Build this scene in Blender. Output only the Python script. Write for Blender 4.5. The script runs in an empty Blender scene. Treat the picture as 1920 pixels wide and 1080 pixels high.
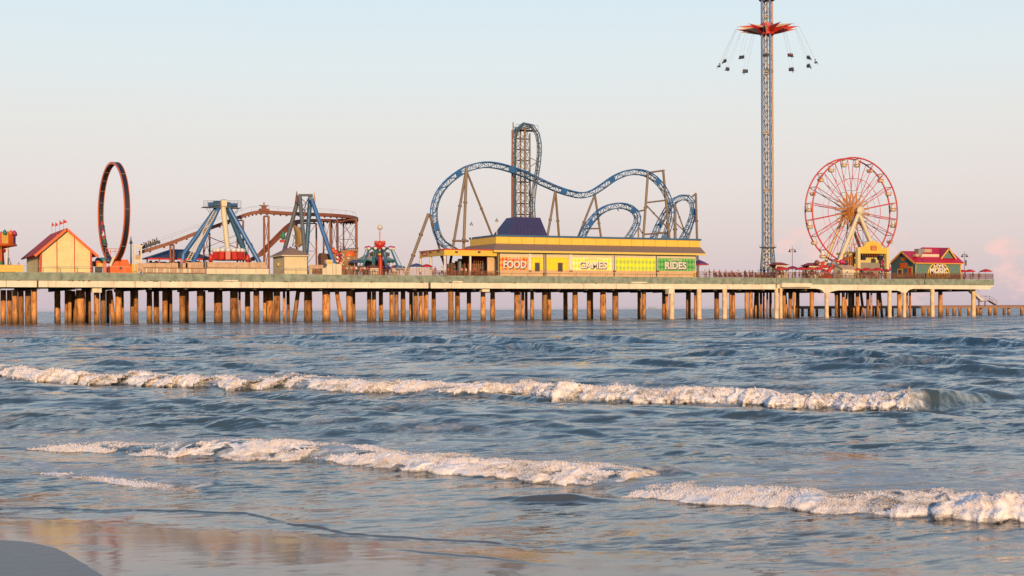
import bpy, bmesh, math, random
import numpy as np
from mathutils import Vector, Matrix
random.seed(7)
S = bpy.context.scene
COL = S.collection

# ------------------------------------------------------------------ camera
# world frame: +X runs along the pier out to sea, +Y across the pier, Z up, Z = 0 is still water
F = 2600.0; TH = math.radians(25.7); PHI = math.radians(0.246); HCAM = 2.1
CAM = Vector((-22.99, -240.63, HCAM))
RG = Vector((math.cos(TH), -math.sin(TH), 0)); FW = Vector((math.sin(TH), math.cos(TH), 0)); UZ = Vector((0, 0, 1))
R2 = RG*math.cos(PHI) - UZ*math.sin(PHI); U2 = UZ*math.cos(PHI) + RG*math.sin(PHI)
cd = bpy.data.cameras.new('camera'); cam = bpy.data.objects.new('camera', cd); COL.objects.link(cam)
M = Matrix.Identity(4)
for i in range(3):
    M[i][0] = R2[i]; M[i][1] = U2[i]; M[i][2] = -FW[i]; M[i][3] = CAM[i]
cam.matrix_world = M
cd.sensor_width = 36; cd.lens = 36*F/1920; cd.shift_y = 40.2/1920; cd.clip_start = 0.5; cd.clip_end = 20000
S.camera = cam
S.render.resolution_x = 1024; S.render.resolution_y = 576

# ------------------------------------------------------------------ sky, sun, exposure
def lin(c):
    return tuple(((x/255)/12.92 if x/255 <= .04045 else ((x/255+.055)/1.055)**2.4) for x in c)
SUN_EL = math.radians(9.5)
sd = Vector((-.31, -.95, 0)).normalized()*math.cos(SUN_EL) + UZ*math.sin(SUN_EL)   # towards the sun
S.view_settings.view_transform = 'Standard'; S.view_settings.look = 'None'
S.cycles.caustics_reflective = False; S.cycles.caustics_refractive = False
S.view_settings.exposure = .10; S.view_settings.gamma = 1
sl = bpy.data.lights.new('sun', 'SUN'); sl.energy = 4.6; sl.angle = math.radians(.6); sl.color = (1, .665, .345)
so = bpy.data.objects.new('sun', sl); COL.objects.link(so); so.rotation_euler = (-sd).to_track_quat('-Z', 'Y').to_euler()
so.location = (0, -100, 80)
W = bpy.data.worlds.new("World"); S.world = W; W.use_nodes = True
nt = W.node_tree; nt.nodes.clear(); N = nt.nodes; L = nt.links
out = N.new('ShaderNodeOutputWorld'); bg = N.new('ShaderNodeBackground'); L.new(bg.outputs[0], out.inputs[0])
tc = N.new('ShaderNodeTexCoord'); sep = N.new('ShaderNodeSeparateXYZ'); L.new(tc.outputs['Generated'], sep.inputs[0])
ramp = N.new('ShaderNodeValToRGB'); mr = N.new('ShaderNodeMapRange')
mr.inputs['From Min'].default_value = -.06; mr.inputs['From Max'].default_value = .94
L.new(sep.outputs[2], mr.inputs[0]); L.new(mr.outputs[0], ramp.inputs[0])
stops = [(-.06, (92, 104, 118)), (-.004, (120, 130, 140)), (0, (198, 182, 192)), (.022, (205, 188, 194)), (.05, (214, 199, 200)), (.085, (222, 211, 209)),
         (.13, (223, 220, 217)), (.175, (218, 226, 228)), (.22, (211, 226, 234)), (.32, (172, 202, 227)), (.55, (108, 150, 196)), (.94, (86, 128, 180))]
el = ramp.color_ramp.elements
for i, (p, c) in enumerate(stops):
    e = el[i] if i < 2 else el.new(p+.06)
    e.position = p+.06; e.color = (*lin(c), 1)
sky = N.new('ShaderNodeTexSky'); sky.sky_type = 'NISHITA'; sky.sun_disc = False
sky.sun_elevation = SUN_EL; sky.sun_rotation = math.atan2(sd.x, sd.y)
def wmix(fac, a, b, mode='MIX'):
    m = N.new('ShaderNodeMix'); m.data_type = 'RGBA'; m.blend_type = mode
    if isinstance(fac, (int, float)): m.inputs[0].default_value = fac
    else: L.new(fac, m.inputs[0])
    for s, k in ((a, 6), (b, 7)):
        if isinstance(s, tuple): m.inputs[k].default_value = (*s, 1)
        else: L.new(s, m.inputs[k])
    return m.outputs[2]
def wmath(op, a, b=None):
    m = N.new('ShaderNodeMath'); m.operation = op
    for s, k in ((a, 0), (b, 1)):
        if s is None: continue
        if isinstance(s, (int, float)): m.inputs[k].default_value = s
        else: L.new(s, m.inputs[k])
    return m.outputs[0]
col = ramp.outputs[0]
# far pink cumulus low over the horizon
nz = N.new('ShaderNodeTexNoise'); nz.inputs['Scale'].default_value = 48; nz.inputs['Detail'].default_value = 5; nz.inputs['Roughness'].default_value = .55
mp = N.new('ShaderNodeMapping'); mp.inputs['Scale'].default_value = (1, 1, 1.5); L.new(tc.outputs['Generated'], mp.inputs[0]); L.new(mp.outputs[0], nz.inputs[0])
tot = None
for (px, py, rad, st) in ((1520, 450, .034, 1.0), (1480, 462, .022, .9), (1560, 480, .034, .8), (1868, 462, .018, 1.0), (1812, 475, .03, .6), (1890, 495, .035, .75), (1540, 510, .045, .7), (1700, 505, .05, .45)):
    d = (FW + (px-960)/F*R2 + (580.2-py)/F*U2).normalized()
    vd = N.new('ShaderNodeVectorMath'); vd.operation = 'DISTANCE'; L.new(tc.outputs['Generated'], vd.inputs[0]); vd.inputs[1].default_value = d
    m = N.new('ShaderNodeMapRange'); m.inputs['From Min'].default_value = 0; m.inputs['From Max'].default_value = rad
    m.inputs['To Min'].default_value = st; m.inputs['To Max'].default_value = 0; L.new(vd.outputs['Value'], m.inputs[0])
    tot = m.outputs[0] if tot is None else wmath('MAXIMUM', tot, m.outputs[0])
nm = N.new('ShaderNodeMapRange'); nm.inputs['From Min'].default_value = .36; nm.inputs['From Max'].default_value = .66; L.new(nz.outputs[0], nm.inputs[0])
cm = wmath('ADD', tot, wmath('MULTIPLY', wmath('SUBTRACT', nz.outputs[0], .5), 2.6))
cr_ = N.new('ShaderNodeMapRange'); cr_.inputs['From Min'].default_value = .42; cr_.inputs['From Max'].default_value = .95; cr_.inputs['To Max'].default_value = .8; L.new(cm, cr_.inputs[0])
gate = N.new('ShaderNodeMapRange'); gate.inputs['From Max'].default_value = .25; L.new(tot, gate.inputs[0])
cm = wmath('MULTIPLY', cr_.outputs[0], gate.outputs[0])
cl = N.new('ShaderNodeClamp'); L.new(cm, cl.inputs[0])
col = wmix(cl.outputs[0], col, lin((240, 198, 193)))
L.new(wmix(.012, col, sky.outputs[0], 'ADD'), bg.inputs[0]); bg.inputs[1].default_value = .95
W.cycles.sampling_method = 'AUTOMATIC'

# ------------------------------------------------------------------ photo geometry helpers (real depths: v metres across the pier)
def ray(px, py): return FW + (px-960)/F*R2 + (580.2-py)/F*U2
def P(px, py, v):
    r = ray(px, py); t = (v-CAM.y)/r.y; return CAM + t*r
def PZ(px, py, z):
    r = ray(px, py); t = (z-CAM.z)/r.z; return CAM + t*r
def PD(px, py, D): return CAM + D*ray(px, py)
def ux(px, v): return P(px, 520, v).x
def zy(px, py, v): return P(px, py, v).z
def msc(px, v):
    return (v-CAM.y)/ray(px, 520).y/F      # metres per photo pixel there
DECK = 8.5

# ------------------------------------------------------------------ materials
MATS = {}
def mat(name, rgb, rough=.6, metal=0., var=.12, scale=1.5, streak=0., streakcol=(.16, .07, .03), bump=0., srgb=False, siding=0.):
    if name in MATS: return MATS[name]
    c = lin(rgb) if srgb else tuple(x*.76 for x in rgb)
    m = bpy.data.materials.new(name); m.use_nodes = True; t = m.node_tree; b = t.nodes['Principled BSDF']
    b.inputs['Roughness'].default_value = rough; b.inputs['Metallic'].default_value = metal
    tcn = t.nodes.new('ShaderNodeTexCoord'); n = t.nodes.new('ShaderNodeTexNoise'); n.inputs['Scale'].default_value = scale; n.inputs['Detail'].default_value = 5
    t.links.new(tcn.outputs['Object'], n.inputs[0])
    mr_ = t.nodes.new('ShaderNodeMapRange'); mr_.inputs['From Min'].default_value = .3; mr_.inputs['From Max'].default_value = .7
    mr_.inputs['To Min'].default_value = 1-var; mr_.inputs['To Max'].default_value = 1+var*.7; t.links.new(n.outputs[0], mr_.inputs[0])
    mx = t.nodes.new('ShaderNodeMix'); mx.data_type = 'RGBA'; mx.blend_type = 'MULTIPLY'; mx.inputs[0].default_value = 1
    mx.inputs[6].default_value = (*c, 1); t.links.new(mr_.outputs[0], mx.inputs[7]); res = mx.outputs[2]
    if streak > 0:
        mpn = t.nodes.new('ShaderNodeMapping'); mpn.inputs['Scale'].default_value = (1.1, 1.1, .12); t.links.new(tcn.outputs['Object'], mpn.inputs[0])
        n2 = t.nodes.new('ShaderNodeTexNoise'); n2.inputs['Scale'].default_value = 1.6; n2.inputs['Detail'].default_value = 6; n2.inputs['Roughness'].default_value = .7
        t.links.new(mpn.outputs[0], n2.inputs[0])
        m2 = t.nodes.new('ShaderNodeMapRange'); m2.inputs['From Min'].default_value = .56; m2.inputs['From Max'].default_value = .72
        m2.inputs['To Max'].default_value = streak; t.links.new(n2.outputs[0], m2.inputs[0])
        x2 = t.nodes.new('ShaderNodeMix'); x2.data_type = 'RGBA'; t.links.new(m2.outputs[0], x2.inputs[0]); t.links.new(res, x2.inputs[6])
        x2.inputs[7].default_value = (*streakcol, 1); res = x2.outputs[2]
    t.links.new(res, b.inputs['Base Color'])
    if siding:
        wv = t.nodes.new('ShaderNodeTexWave'); wv.bands_direction = 'Z'; wv.wave_profile = 'SAW'; wv.inputs['Scale'].default_value = siding; t.links.new(tcn.outputs['Object'], wv.inputs[0])
        bp = t.nodes.new('ShaderNodeBump'); bp.inputs['Strength'].default_value = .7; bp.inputs['Distance'].default_value = .06
        t.links.new(wv.outputs[1], bp.inputs['Height']); t.links.new(bp.outputs[0], b.inputs['Normal'])
    if bump:
        bp = t.nodes.new('ShaderNodeBump'); bp.inputs['Strength'].default_value = bump; bp.inputs['Distance'].default_value = .05
        t.links.new(n.outputs[0], bp.inputs['Height']); t.links.new(bp.outputs[0], b.inputs['Normal'])
    MATS[name] = m; return m

def pile_mat():
    m = bpy.data.materials.new('weathered_pile'); m.use_nodes = True; t = m.node_tree; b = t.nodes['Principled BSDF']
    b.inputs['Roughness'].default_value = .8
    g = t.nodes.new('ShaderNodeNewGeometry'); sp = t.nodes.new('ShaderNodeSeparateXYZ'); t.links.new(g.outputs['Position'], sp.inputs[0])
    mpn = t.nodes.new('ShaderNodeMapping'); mpn.inputs['Scale'].default_value = (1.4, 1.4, .3); t.links.new(g.outputs['Position'], mpn.inputs[0])
    n = t.nodes.new('ShaderNodeTexNoise'); n.inputs['Scale'].default_value = 1.5; n.inputs['Detail'].default_value = 8; n.inputs['Roughness'].default_value = .75
    t.links.new(mpn.outputs[0], n.inputs[0])
    r = t.nodes.new('ShaderNodeValToRGB'); e = r.color_ramp.elements
    e[0].position = .36; e[0].color = (.07, .032, .014, 1); e[1].position = .66; e[1].color = (.64, .40, .20, 1)
    x = e.new(.48); x.color = (.47, .19, .05, 1)
    t.links.new(n.outputs[0], r.inputs[0])
    oi = t.nodes.new('ShaderNodeObjectInfo')
    mo = t.nodes.new('ShaderNodeMapRange'); mo.inputs['To Min'].default_value = .5; mo.inputs['To Max'].default_value = 1.2; t.links.new(oi.outputs['Random'], mo.inputs[0])
    mo2 = t.nodes.new('ShaderNodeMix'); mo2.data_type = 'RGBA'; mo2.blend_type = 'MULTIPLY'; mo2.inputs[0].default_value = 1
    t.links.new(r.outputs[0], mo2.inputs[6]); t.links.new(mo.outputs[0], mo2.inputs[7])
    # dark wet band with growth just above the water
    w = t.nodes.new('ShaderNodeMapRange'); w.inputs['From Min'].default_value = -.3; w.inputs['From Max'].default_value = 1.1
    ad = t.nodes.new('ShaderNodeMath'); ad.operation = 'SUBTRACT'; t.links.new(sp.outputs[2], ad.inputs[0]); t.links.new(n.outputs[0], ad.inputs[1]); t.links.new(ad.outputs[0], w.inputs[0])
    mx = t.nodes.new('ShaderNodeMix'); mx.data_type = 'RGBA'; t.links.new(w.outputs[0], mx.inputs[0])
    mx.inputs[6].default_value = (.10, .055, .025, 1); t.links.new(mo2.outputs[2], mx.inputs[7]); t.links.new(mx.outputs[2], b.inputs['Base Color'])
    bp = t.nodes.new('ShaderNodeBump'); bp.inputs['Strength'].default_value = .6; bp.inputs['Distance'].default_value = .12
    t.links.new(n.outputs[0], bp.inputs['Height']); t.links.new(bp.outputs[0], b.inputs['Normal'])
    return m
PILE = pile_mat()

def diamond_mat(name, c1, c2, sc):
    m = bpy.data.materials.new(name); m.use_nodes = True; t = m.node_tree; b = t.nodes['Principled BSDF']; b.inputs['Roughness'].default_value = .5
    tcn = t.nodes.new('ShaderNodeTexCoord'); sp = t.nodes.new('ShaderNodeSeparateXYZ'); t.links.new(tcn.outputs['Object'], sp.inputs[0])
    def mth(op, a, b_):
        q = t.nodes.new('ShaderNodeMath'); q.operation = op
        for s, k in ((a, 0), (b_, 1)):
            if isinstance(s, (int, float)): q.inputs[k].default_value = s
            elif s is not None: t.links.new(s, q.inputs[k])
        return q.outputs[0]
    a = mth('MULTIPLY', sp.outputs[0], sc*1.35); c = mth('MULTIPLY', sp.outputs[2], sc*.95)
    p = mth('PINGPONG', a, 1.0); q = mth('PINGPONG', c, 1.0); s = mth('ADD', p, q)
    r = t.nodes.new('ShaderNodeMapRange'); r.inputs['From Min'].default_value = .93; r.inputs['From Max'].default_value = 1.07; t.links.new(s, r.inputs[0])
    n = t.nodes.new('ShaderNodeTexNoise'); n.inputs['Scale'].default_value = .8; n.inputs['Detail'].default_value = 4; t.links.new(tcn.outputs['Object'], n.inputs[0])
    mx = t.nodes.new('ShaderNodeMix'); mx.data_type = 'RGBA'; t.links.new(r.outputs[0], mx.inputs[0]); mx.inputs[6].default_value = (*c1, 1); mx.inputs[7].default_value = (*c2, 1)
    m3 = t.nodes.new('ShaderNodeMapRange'); m3.inputs['To Min'].default_value = .75; m3.inputs['To Max'].default_value = 1.2; t.links.new(n.outputs[0], m3.inputs[0])
    m4 = t.nodes.new('ShaderNodeMix'); m4.data_type = 'RGBA'; m4.blend_type = 'MULTIPLY'; m4.inputs[0].default_value = 1; t.links.new(mx.outputs[2], m4.inputs[6]); t.links.new(m3.outputs[0], m4.inputs[7])
    t.links.new(m4.outputs[2], b.inputs['Base Color']); return m

cream = mat('cream_paint', (.76, .66, .47), .6, var=.08, scale=.5, streak=.25)
creamw = mat('pale_concrete', (.86, .77, .60), .75, var=.16, scale=.4, streak=.75, streakcol=(.3, .15, .06))
yellow = mat('yellow_paint', (.80, .50, .09), .5, var=.1, scale=.6)
yellowl = mat('light_yellow_siding', (.86, .73, .36), .65, var=.12, scale=.7, streak=.3, siding=.8)
colm = mat('stained_column_concrete', (.86, .62, .38), .8, var=.25, scale=.9, streak=.6, streakcol=(.25, .10, .03))
greenc = mat('green_stained_concrete', (.27, .32, .25), .85, var=.4, scale=.9, streak=.6, streakcol=(.36, .27, .18), bump=.3)
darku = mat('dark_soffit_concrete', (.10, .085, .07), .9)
redp = mat('red_paint', (.60, .035, .02), .45, var=.15)
redroof = mat('red_metal_roof', (.50, .025, .02), .8, var=.12, scale=.6)
magroof = mat('crimson_metal_roof', (.55, .012, .05), .45, var=.12, scale=.6)
orangep = mat('orange_paint', (.80, .14, .02), .45, var=.12)
blackp = mat('black_paint', (.025, .022, .03), .5)
bluep = mat('blue_steel', (.04, .16, .42), .4, var=.15)
blued = mat('deep_blue_steel', (.045, .13, .24), .45, var=.15)
slate = mat('slate_steel', (.11, .12, .14), .5)
teal = mat('teal_paint', (.07, .22, .24), .55, var=.12)
tealg = mat('green_grey_siding', (.14, .24, .20), .65, var=.15, siding=.8)
tan = mat('tan_steel', (.24, .17, .11), .5, var=.15)
brown = mat('rust_brown_steel', (.26, .085, .045), .55, var=.2)
shingle = mat('brown_shingle', (.34, .21, .15), .85, var=.3, scale=4)
navy = mat('navy_metal_roof', (.045, .04, .13), .5)
woodr = mat('red_brown_wood', (.23, .075, .035), .7, var=.25, scale=2)
wood = mat('weathered_wood', (.34, .20, .11), .75, var=.25, scale=2)
pinkf = mat('sun_bleached_boards', (.60, .40, .26), .75, var=.2, scale=1.5, streak=.3)
white = mat('white_paint', (.78, .76, .72), .5, var=.06)
grey = mat('grey_metal', (.28, .28, .29), .5)
dkgrey = mat('dark_grey', (.06, .06, .07), .6)
redfab = mat('red_fabric', (.62, .02, .03), .7, var=.12)
bluefab = mat('blue_fabric', (.05, .09, .22), .7)
purple = mat('purple_fabric', (.12, .05, .20), .6)
magenta = mat('magenta_plastic', (.55, .03, .15), .4)
seafoam = mat('sea_green', (.03, .20, .10), .6)
letters = mat('white_letters', (.80, .76, .66), .5, var=.03)
lettersh = mat('letter_shadow', (.12, .06, .10), .5, var=.05)
lampglass = mat('frosted_glass', (.7, .62, .5), .3)

# ------------------------------------------------------------------ mesh builder
def Rz(a): return Matrix.Rotation(a, 3, 'Z')
class MB:
    def __init__(s): s.v = []; s.f = []; s.m = []; s.sm = []; s.mats = []
    def mi(s, m):
        if m not in s.mats: s.mats.append(m)
        return s.mats.index(m)
    def add(s, vs, fs, m, smooth=False):
        o = len(s.v); k = s.mi(m); s.v += [tuple(x) for x in vs]
        for f in fs: s.f.append(tuple(i+o for i in f)); s.m.append(k); s.sm.append(smooth)
    def box(s, x0, x1, y0, y1, z0, z1, m):
        vs = [(x, y, z) for z in (z0, z1) for y in (y0, y1) for x in (x0, x1)]
        s.add(vs, [(0, 2, 3, 1), (4, 5, 7, 6), (0, 1, 5, 4), (2, 6, 7, 3), (0, 4, 6, 2), (1, 3, 7, 5)], m)
    def obox(s, c, sx, sy, sz, m, rot=None):
        rot = rot or Matrix.Identity(3); c = Vector(c)
        vs = [c + rot @ Vector((x*sx/2, y*sy/2, z*sz/2)) for z in (-1, 1) for y in (-1, 1) for x in (-1, 1)]
        s.add(vs, [(0, 2, 3, 1), (4, 5, 7, 6), (0, 1, 5, 4), (2, 6, 7, 3), (0, 4, 6, 2), (1, 3, 7, 5)], m)
    def bar(s, p, q, r, m, n=6, r2=None, cap=True):
        p = Vector(p); q = Vector(q); d = q-p
        if d.length < 1e-5: return
        d.normalize(); a = d.orthogonal().normalized() if abs(d.z) < .99 else Vector((1, 0, 0)); a = (a-d*a.dot(d)).normalized(); b = d.cross(a)
        r2 = r if r2 is None else r2; vs = []
        for c, rr in ((p, r), (q, r2)):
            for i in range(n):
                t = 2*math.pi*(i+.5)/n; vs.append(c+(a*math.cos(t)+b*math.sin(t))*rr)
        fs = [(i, (i+1) % n, n+(i+1) % n, n+i) for i in range(n)]
        s.add(vs, fs, m, n >= 8)
        if cap: s.add(vs, [tuple(range(n))[::-1], tuple(range(n, 2*n))], m)
    def beam(s, p, q, w, h, m, up=UZ):
        p = Vector(p); q = Vector(q); d = (q-p).normalized(); a = d.cross(up)
        a = a.normalized() if a.length > 1e-4 else Vector((1, 0, 0)); b = a.cross(d)
        vs = [c+a*i*w/2+b*j*h/2 for c in (p, q) for i, j in ((-1, -1), (1, -1), (1, 1), (-1, 1))]
        s.add(vs, [(0, 1, 2, 3), (7, 6, 5, 4), (0, 4, 5, 1), (1, 5, 6, 2), (2, 6, 7, 3), (3, 7, 4, 0)], m)
    def tube(s, pts, r, m, n=6, closed=False):
        pts = [Vector(p) for p in pts]; K = len(pts); vs = []; pa = None
        for i, p in enumerate(pts):
            a_ = pts[(i-1) % K] if (closed or i) else pts[0]; b_ = pts[(i+1) % K] if (closed or i < K-1) else pts[-1]
            d = (b_-a_).normalized()
            if pa is None: pa = d.orthogonal().normalized()
            a = (pa-d*pa.dot(d)).normalized(); pa = a; b = d.cross(a)
            for j in range(n): t = 2*math.pi*j/n; vs.append(p+(a*math.cos(t)+b*math.sin(t))*r)
        fs = []
        for i in range(K if closed else K-1):
            k = (i+1) % K
            for j in range(n): fs.append((i*n+j, i*n+(j+1) % n, k*n+(j+1) % n, k*n+j))
        s.add(vs, fs, m, True)
    def lathe(s, c, prof, m, n=16, axis='Z', a0=0, a1=2*math.pi):
        c = Vector(c); vs = []; full = abs(a1-a0-2*math.pi) < 1e-6; K = n if full else n+1
        for (r, h) in prof:
            for j in range(K):
                t = a0+(a1-a0)*j/n; x, y = r*math.cos(t), r*math.sin(t)
                vs.append(c+(Vector((x, y, h)) if axis == 'Z' else Vector((x, -h, y))))
        fs = []
        for i in range(len(prof)-1):
            for j in range(n if full else n):
                k = (j+1) % K; fs.append((i*K+j, i*K+k, (i+1)*K+k, (i+1)*K+j))
        s.add(vs, fs, m, True)
    def prism(s, poly, y0, y1, m):        # poly in (x, z), extruded along y
        n = len(poly); vs = [(x, y0, z) for x, z in poly]+[(x, y1, z) for x, z in poly]
        s.add(vs, [tuple(range(n)), tuple(range(n, 2*n))[::-1]]+[(i, i+n, (i+1) % n+n, (i+1) % n) for i in range(n)], m)
    def prismx(s, poly, x0, x1, m):       # poly in (y, z), extruded along x
        n = len(poly); vs = [(x0, y, z) for y, z in poly]+[(x1, y, z) for y, z in poly]
        s.add(vs, [tuple(range(n)), tuple(range(n, 2*n))[::-1]]+[(i, i+n, (i+1) % n+n, (i+1) % n) for i in range(n)], m)
    def slab(s, quad, th, m):             # thick sheet over four or three points
        q = [Vector(p) for p in quad]; nrm = (q[1]-q[0]).cross(q[-1]-q[0]).normalized(); n = len(q)
        vs = q+[p-nrm*th for p in q]
        s.add(vs, [tuple(range(n)), tuple(range(n, 2*n))[::-1]]+[(i, i+n, (i+1) % n+n, (i+1) % n) for i in range(n)], m)
    def hip(s, x0, x1, y0, y1, z0, z1, inx, iny, m, soffit=None):
        vs = [(x0, y0, z0), (x1, y0, z0), (x1, y1, z0), (x0, y1, z0), (x0+inx, y0+iny, z1), (x1-inx, y0+iny, z1), (x1-inx, y1-iny, z1), (x0+inx, y1-iny, z1)]
        s.add(vs, [(0, 1, 5, 4), (1, 2, 6, 5), (2, 3, 7, 6), (3, 0, 4, 7), (4, 5, 6, 7)], m); s.add(vs[:4], [(3, 2, 1, 0)], soffit or m)
    def build(s, name, parent=None, origin=None):
        me = bpy.data.meshes.new(name); o_ = ORG[parent.name] if parent else (Vector(origin) if origin else Vector((0, 0, 0)))
        me.from_pydata([(x-o_.x, y-o_.y, z-o_.z) for x, y, z in s.v], [], s.f)
        for m in s.mats: me.materials.append(m)
        me.polygons.foreach_set('material_index', s.m); me.polygons.foreach_set('use_smooth', s.sm)
        bm = bmesh.new(); bm.from_mesh(me); bmesh.ops.recalc_face_normals(bm, faces=bm.faces); bm.to_mesh(me); bm.free()
        ob = bpy.data.objects.new(name, me); COL.objects.link(ob)
        if parent: ob.parent = parent
        else: ob.location = o_
        ORG[ob.name] = o_; return ob
ORG = {}
def tag(o, label=None, cat=None, group=None, kind=None):
    if label: o['label'] = label
    if cat: o['category'] = cat
    if group: o['group'] = group
    if kind: o['kind'] = kind
    return o
def thing(name, loc, label, cat, group=None):
    o = bpy.data.objects.new(name, None); o.empty_display_size = .3; COL.objects.link(o); o.location = loc; ORG[o.name] = Vector(loc)
    return tag(o, label, cat, group)
def copy_tree(o, parent=None):
    c = o.copy(); COL.objects.link(c); c.parent = parent; ORG[c.name] = ORG[o.name]
    for ch in list(o.children): copy_tree(ch, c)
    return c
def one(fn, name, parent):                 # build one part with one call
    b = MB(); fn(b); return b.build(name, parent)
def spline(pts, k=8, closed=False):
    pts = [Vector(p) for p in pts]; n = len(pts); o = []
    for i in range(n if closed else n-1):
        g = lambda j: pts[j % n] if closed else pts[max(0, min(n-1, j))]
        a, b, c, d = g(i-1), g(i), g(i+1), g(i+2)
        for j in range(k):
            t = j/k; o.append(.5*((2*b)+(c-a)*t+(2*a-5*b+4*c-d)*t*t+(3*b-a-3*c+d)*t*t*t))
    if not closed: o.append(pts[-1])
    return o
def text_into(mb, s, x0, x1, z0, z1, y, depth, m, bold=.02, serif=True):
    cu = bpy.data.curves.new('t', 'FONT'); cu.body = s; cu.size = 1; cu.offset = bold; cu.extrude = 0; cu.resolution_u = 3
    ob = bpy.data.objects.new('t', cu); COL.objects.link(ob); dg = bpy.context.evaluated_depsgraph_get()
    me = bpy.data.meshes.new_from_object(ob.evaluated_get(dg)); co = np.array([v.co[:] for v in me.vertices])
    mn, mxx = co.min(0), co.max(0); sx = (x1-x0)/(mxx[0]-mn[0]); sz = (z1-z0)/(mxx[1]-mn[1])
    bm = bmesh.new(); bm.from_mesh(me)
    r = bmesh.ops.extrude_face_region(bm, geom=bm.faces[:]); 
    for v in [g for g in r['geom'] if isinstance(g, bmesh.types.BMVert)]: v.co.z = 1
    bm.verts.ensure_lookup_table()
    vs = [(x0+(v.co.x-mn[0])*sx, y-depth*v.co.z, z0+(v.co.y-mn[1])*sz) for v in bm.verts]
    mb.add(vs, [tuple(v.index for v in f.verts) for f in bm.faces], m); bm.free()
    COL.objects.unlink(ob); bpy.data.objects.remove(ob); bpy.data.meshes.remove(me)
    if serif:                              # slab feet and heads on the upright strokes
        H = z1-z0; n = len(s); w = (x1-x0)/n
        for i, ch in enumerate(s):
            xs = {'F': (.22,), 'D': (.25,), 'E': (.2,), 'R': (.22, .85), 'I': (.5,)}.get(ch, ())
            for k in xs:
                for zz, ok in ((z0, True), (z1-H*.1, ch not in 'A' and not (ch == 'R' and k > .5))):
                    if ok: mb.box(x0+w*(i+k)-w*.2, x0+w*(i+k)+w*.2, y-depth*.93, y-.01, zz, zz+H*.1, m)
# ================================================================== sea, foam and beach
rng = np.random.default_rng(3)
_perm = rng.permutation(65536).astype(np.int64)
def _h(ix, iy, iz, sd_):
    a = _perm[(ix*1619+iy*31337+iz*6971+sd_*1013) & 65535]; a = _perm[(a+ix*7+iy*13+iz*101) & 65535]
    return a/65535.0
def noise3(x, y, z, sd_=0):
    ix, iy, iz = np.floor(x).astype(np.int64), np.floor(y).astype(np.int64), np.floor(z).astype(np.int64)
    fx, fy, fz = x-ix, y-iy, z-iz
    fx, fy, fz = [f*f*f*(f*(f*6-15)+10) for f in (fx, fy, fz)]
    r = 0
    for dx in (0, 1):
        for dy in (0, 1):
            for dz in (0, 1):
                r = r + _h(ix+dx, iy+dy, iz+dz, sd_)*np.where(dx, fx, 1-fx)*np.where(dy, fy, 1-fy)*np.where(dz, fz, 1-fz)
    return r
def noise2(x, y, sd_=0):
    ix, iy = np.floor(x).astype(np.int64), np.floor(y).astype(np.int64); fx, fy = x-ix, y-iy
    fx, fy = [f*f*f*(f*(f*6-15)+10) for f in (fx, fy)]
    a = _h(ix, iy, 0, sd_); b = _h(ix+1, iy, 0, sd_); c = _h(ix, iy+1, 0, sd_); d = _h(ix+1, iy+1, 0, sd_)
    return (a*(1-fx)+b*fx)*(1-fy)+(c*(1-fx)+d*fx)*fy
def fbm2(x, y, o=4, sd_=0, g=.5):
    r = 0; a = 1; s = 0
    for i in range(o): r = r+a*noise2(x*2**i+i*17.3, y*2**i+i*5.1, sd_+i); s += a; a *= g
    return r/s
def sst(a, b, x):
    t = np.clip((x-a)/(b-a), 0, 1); return t*t*(3-2*t)
def hor(px): return 580.2-(px-960)*math.tan(PHI)
# breaking waves: (px, py of the foot, py of the crest)
BR1 = [(-120, 694, 679), (0, 702, 685), (50, 711, 689), (125, 718, 693), (200, 719, 694), (300, 723, 701), (360, 726, 702), (450, 729, 706), (525, 726, 708), (600, 732, 709), (725, 736, 712),
       (850, 739, 714), (960, 735, 716), (1000, 741, 716), (1060, 749, 717), (1160, 750, 720), (1260, 750, 722), (1300, 755, 722), (1410, 758, 726), (1510, 762, 729), (1590, 766, 729), (1650, 768, 728), (1700, 771, 727), (1760, 768, 731), (1860, 752, 740), (1960, 748, 744), (2100, 746, 744)]
BR2 = [(-150, 838, 834), (0, 838, 832), (45, 841, 830), (100, 846, 830), (150, 848, 831), (220, 850, 833), (300, 856, 838), (360, 859, 821), (425, 861, 824), (550, 865, 831), (600, 865, 836), (650, 871, 840), (700, 876, 845), (750, 881, 850),
       (810, 886, 853), (900, 895, 859), (960, 899, 862), (1050, 909, 869), (1160, 913, 879), (1210, 903, 893), (1260, 902, 897), (1400, 902, 899)]
BR3 = [(1090, 926, 912), (1180, 932, 910), (1260, 939, 911), (1340, 945, 912), (1460, 952, 920), (1560, 961, 925), (1640, 966, 924), (1710, 970, 923), (1835, 976, 920), (1920, 980, 925), (2100, 985, 930)]
BR4 = [(-100, 868, 864), (30, 872, 866), (70, 887, 876), (120, 893, 883), (200, 903, 893), (260, 911, 900), (330, 918, 908), (380, 922, 915), (450, 920, 917), (520, 918, 917)]
WN = np.array([.47, .88])          # towards the open sea, in camera ground axes (right, forward)
def line(br, px): 
    a = np.array(br, float); return np.interp(px, a[:, 0], a[:, 1]), np.interp(px, a[:, 0], a[:, 2])
def groundD(px, py, z=0.): return F*(HCAM-z)/(py-hor(px))
def crest_h(px, fy, ty, z0, back):
    D = groundD(px, fy, z0)+back; return np.maximum(.02, HCAM-(ty-hor(px))*D/F - z0)
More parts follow.
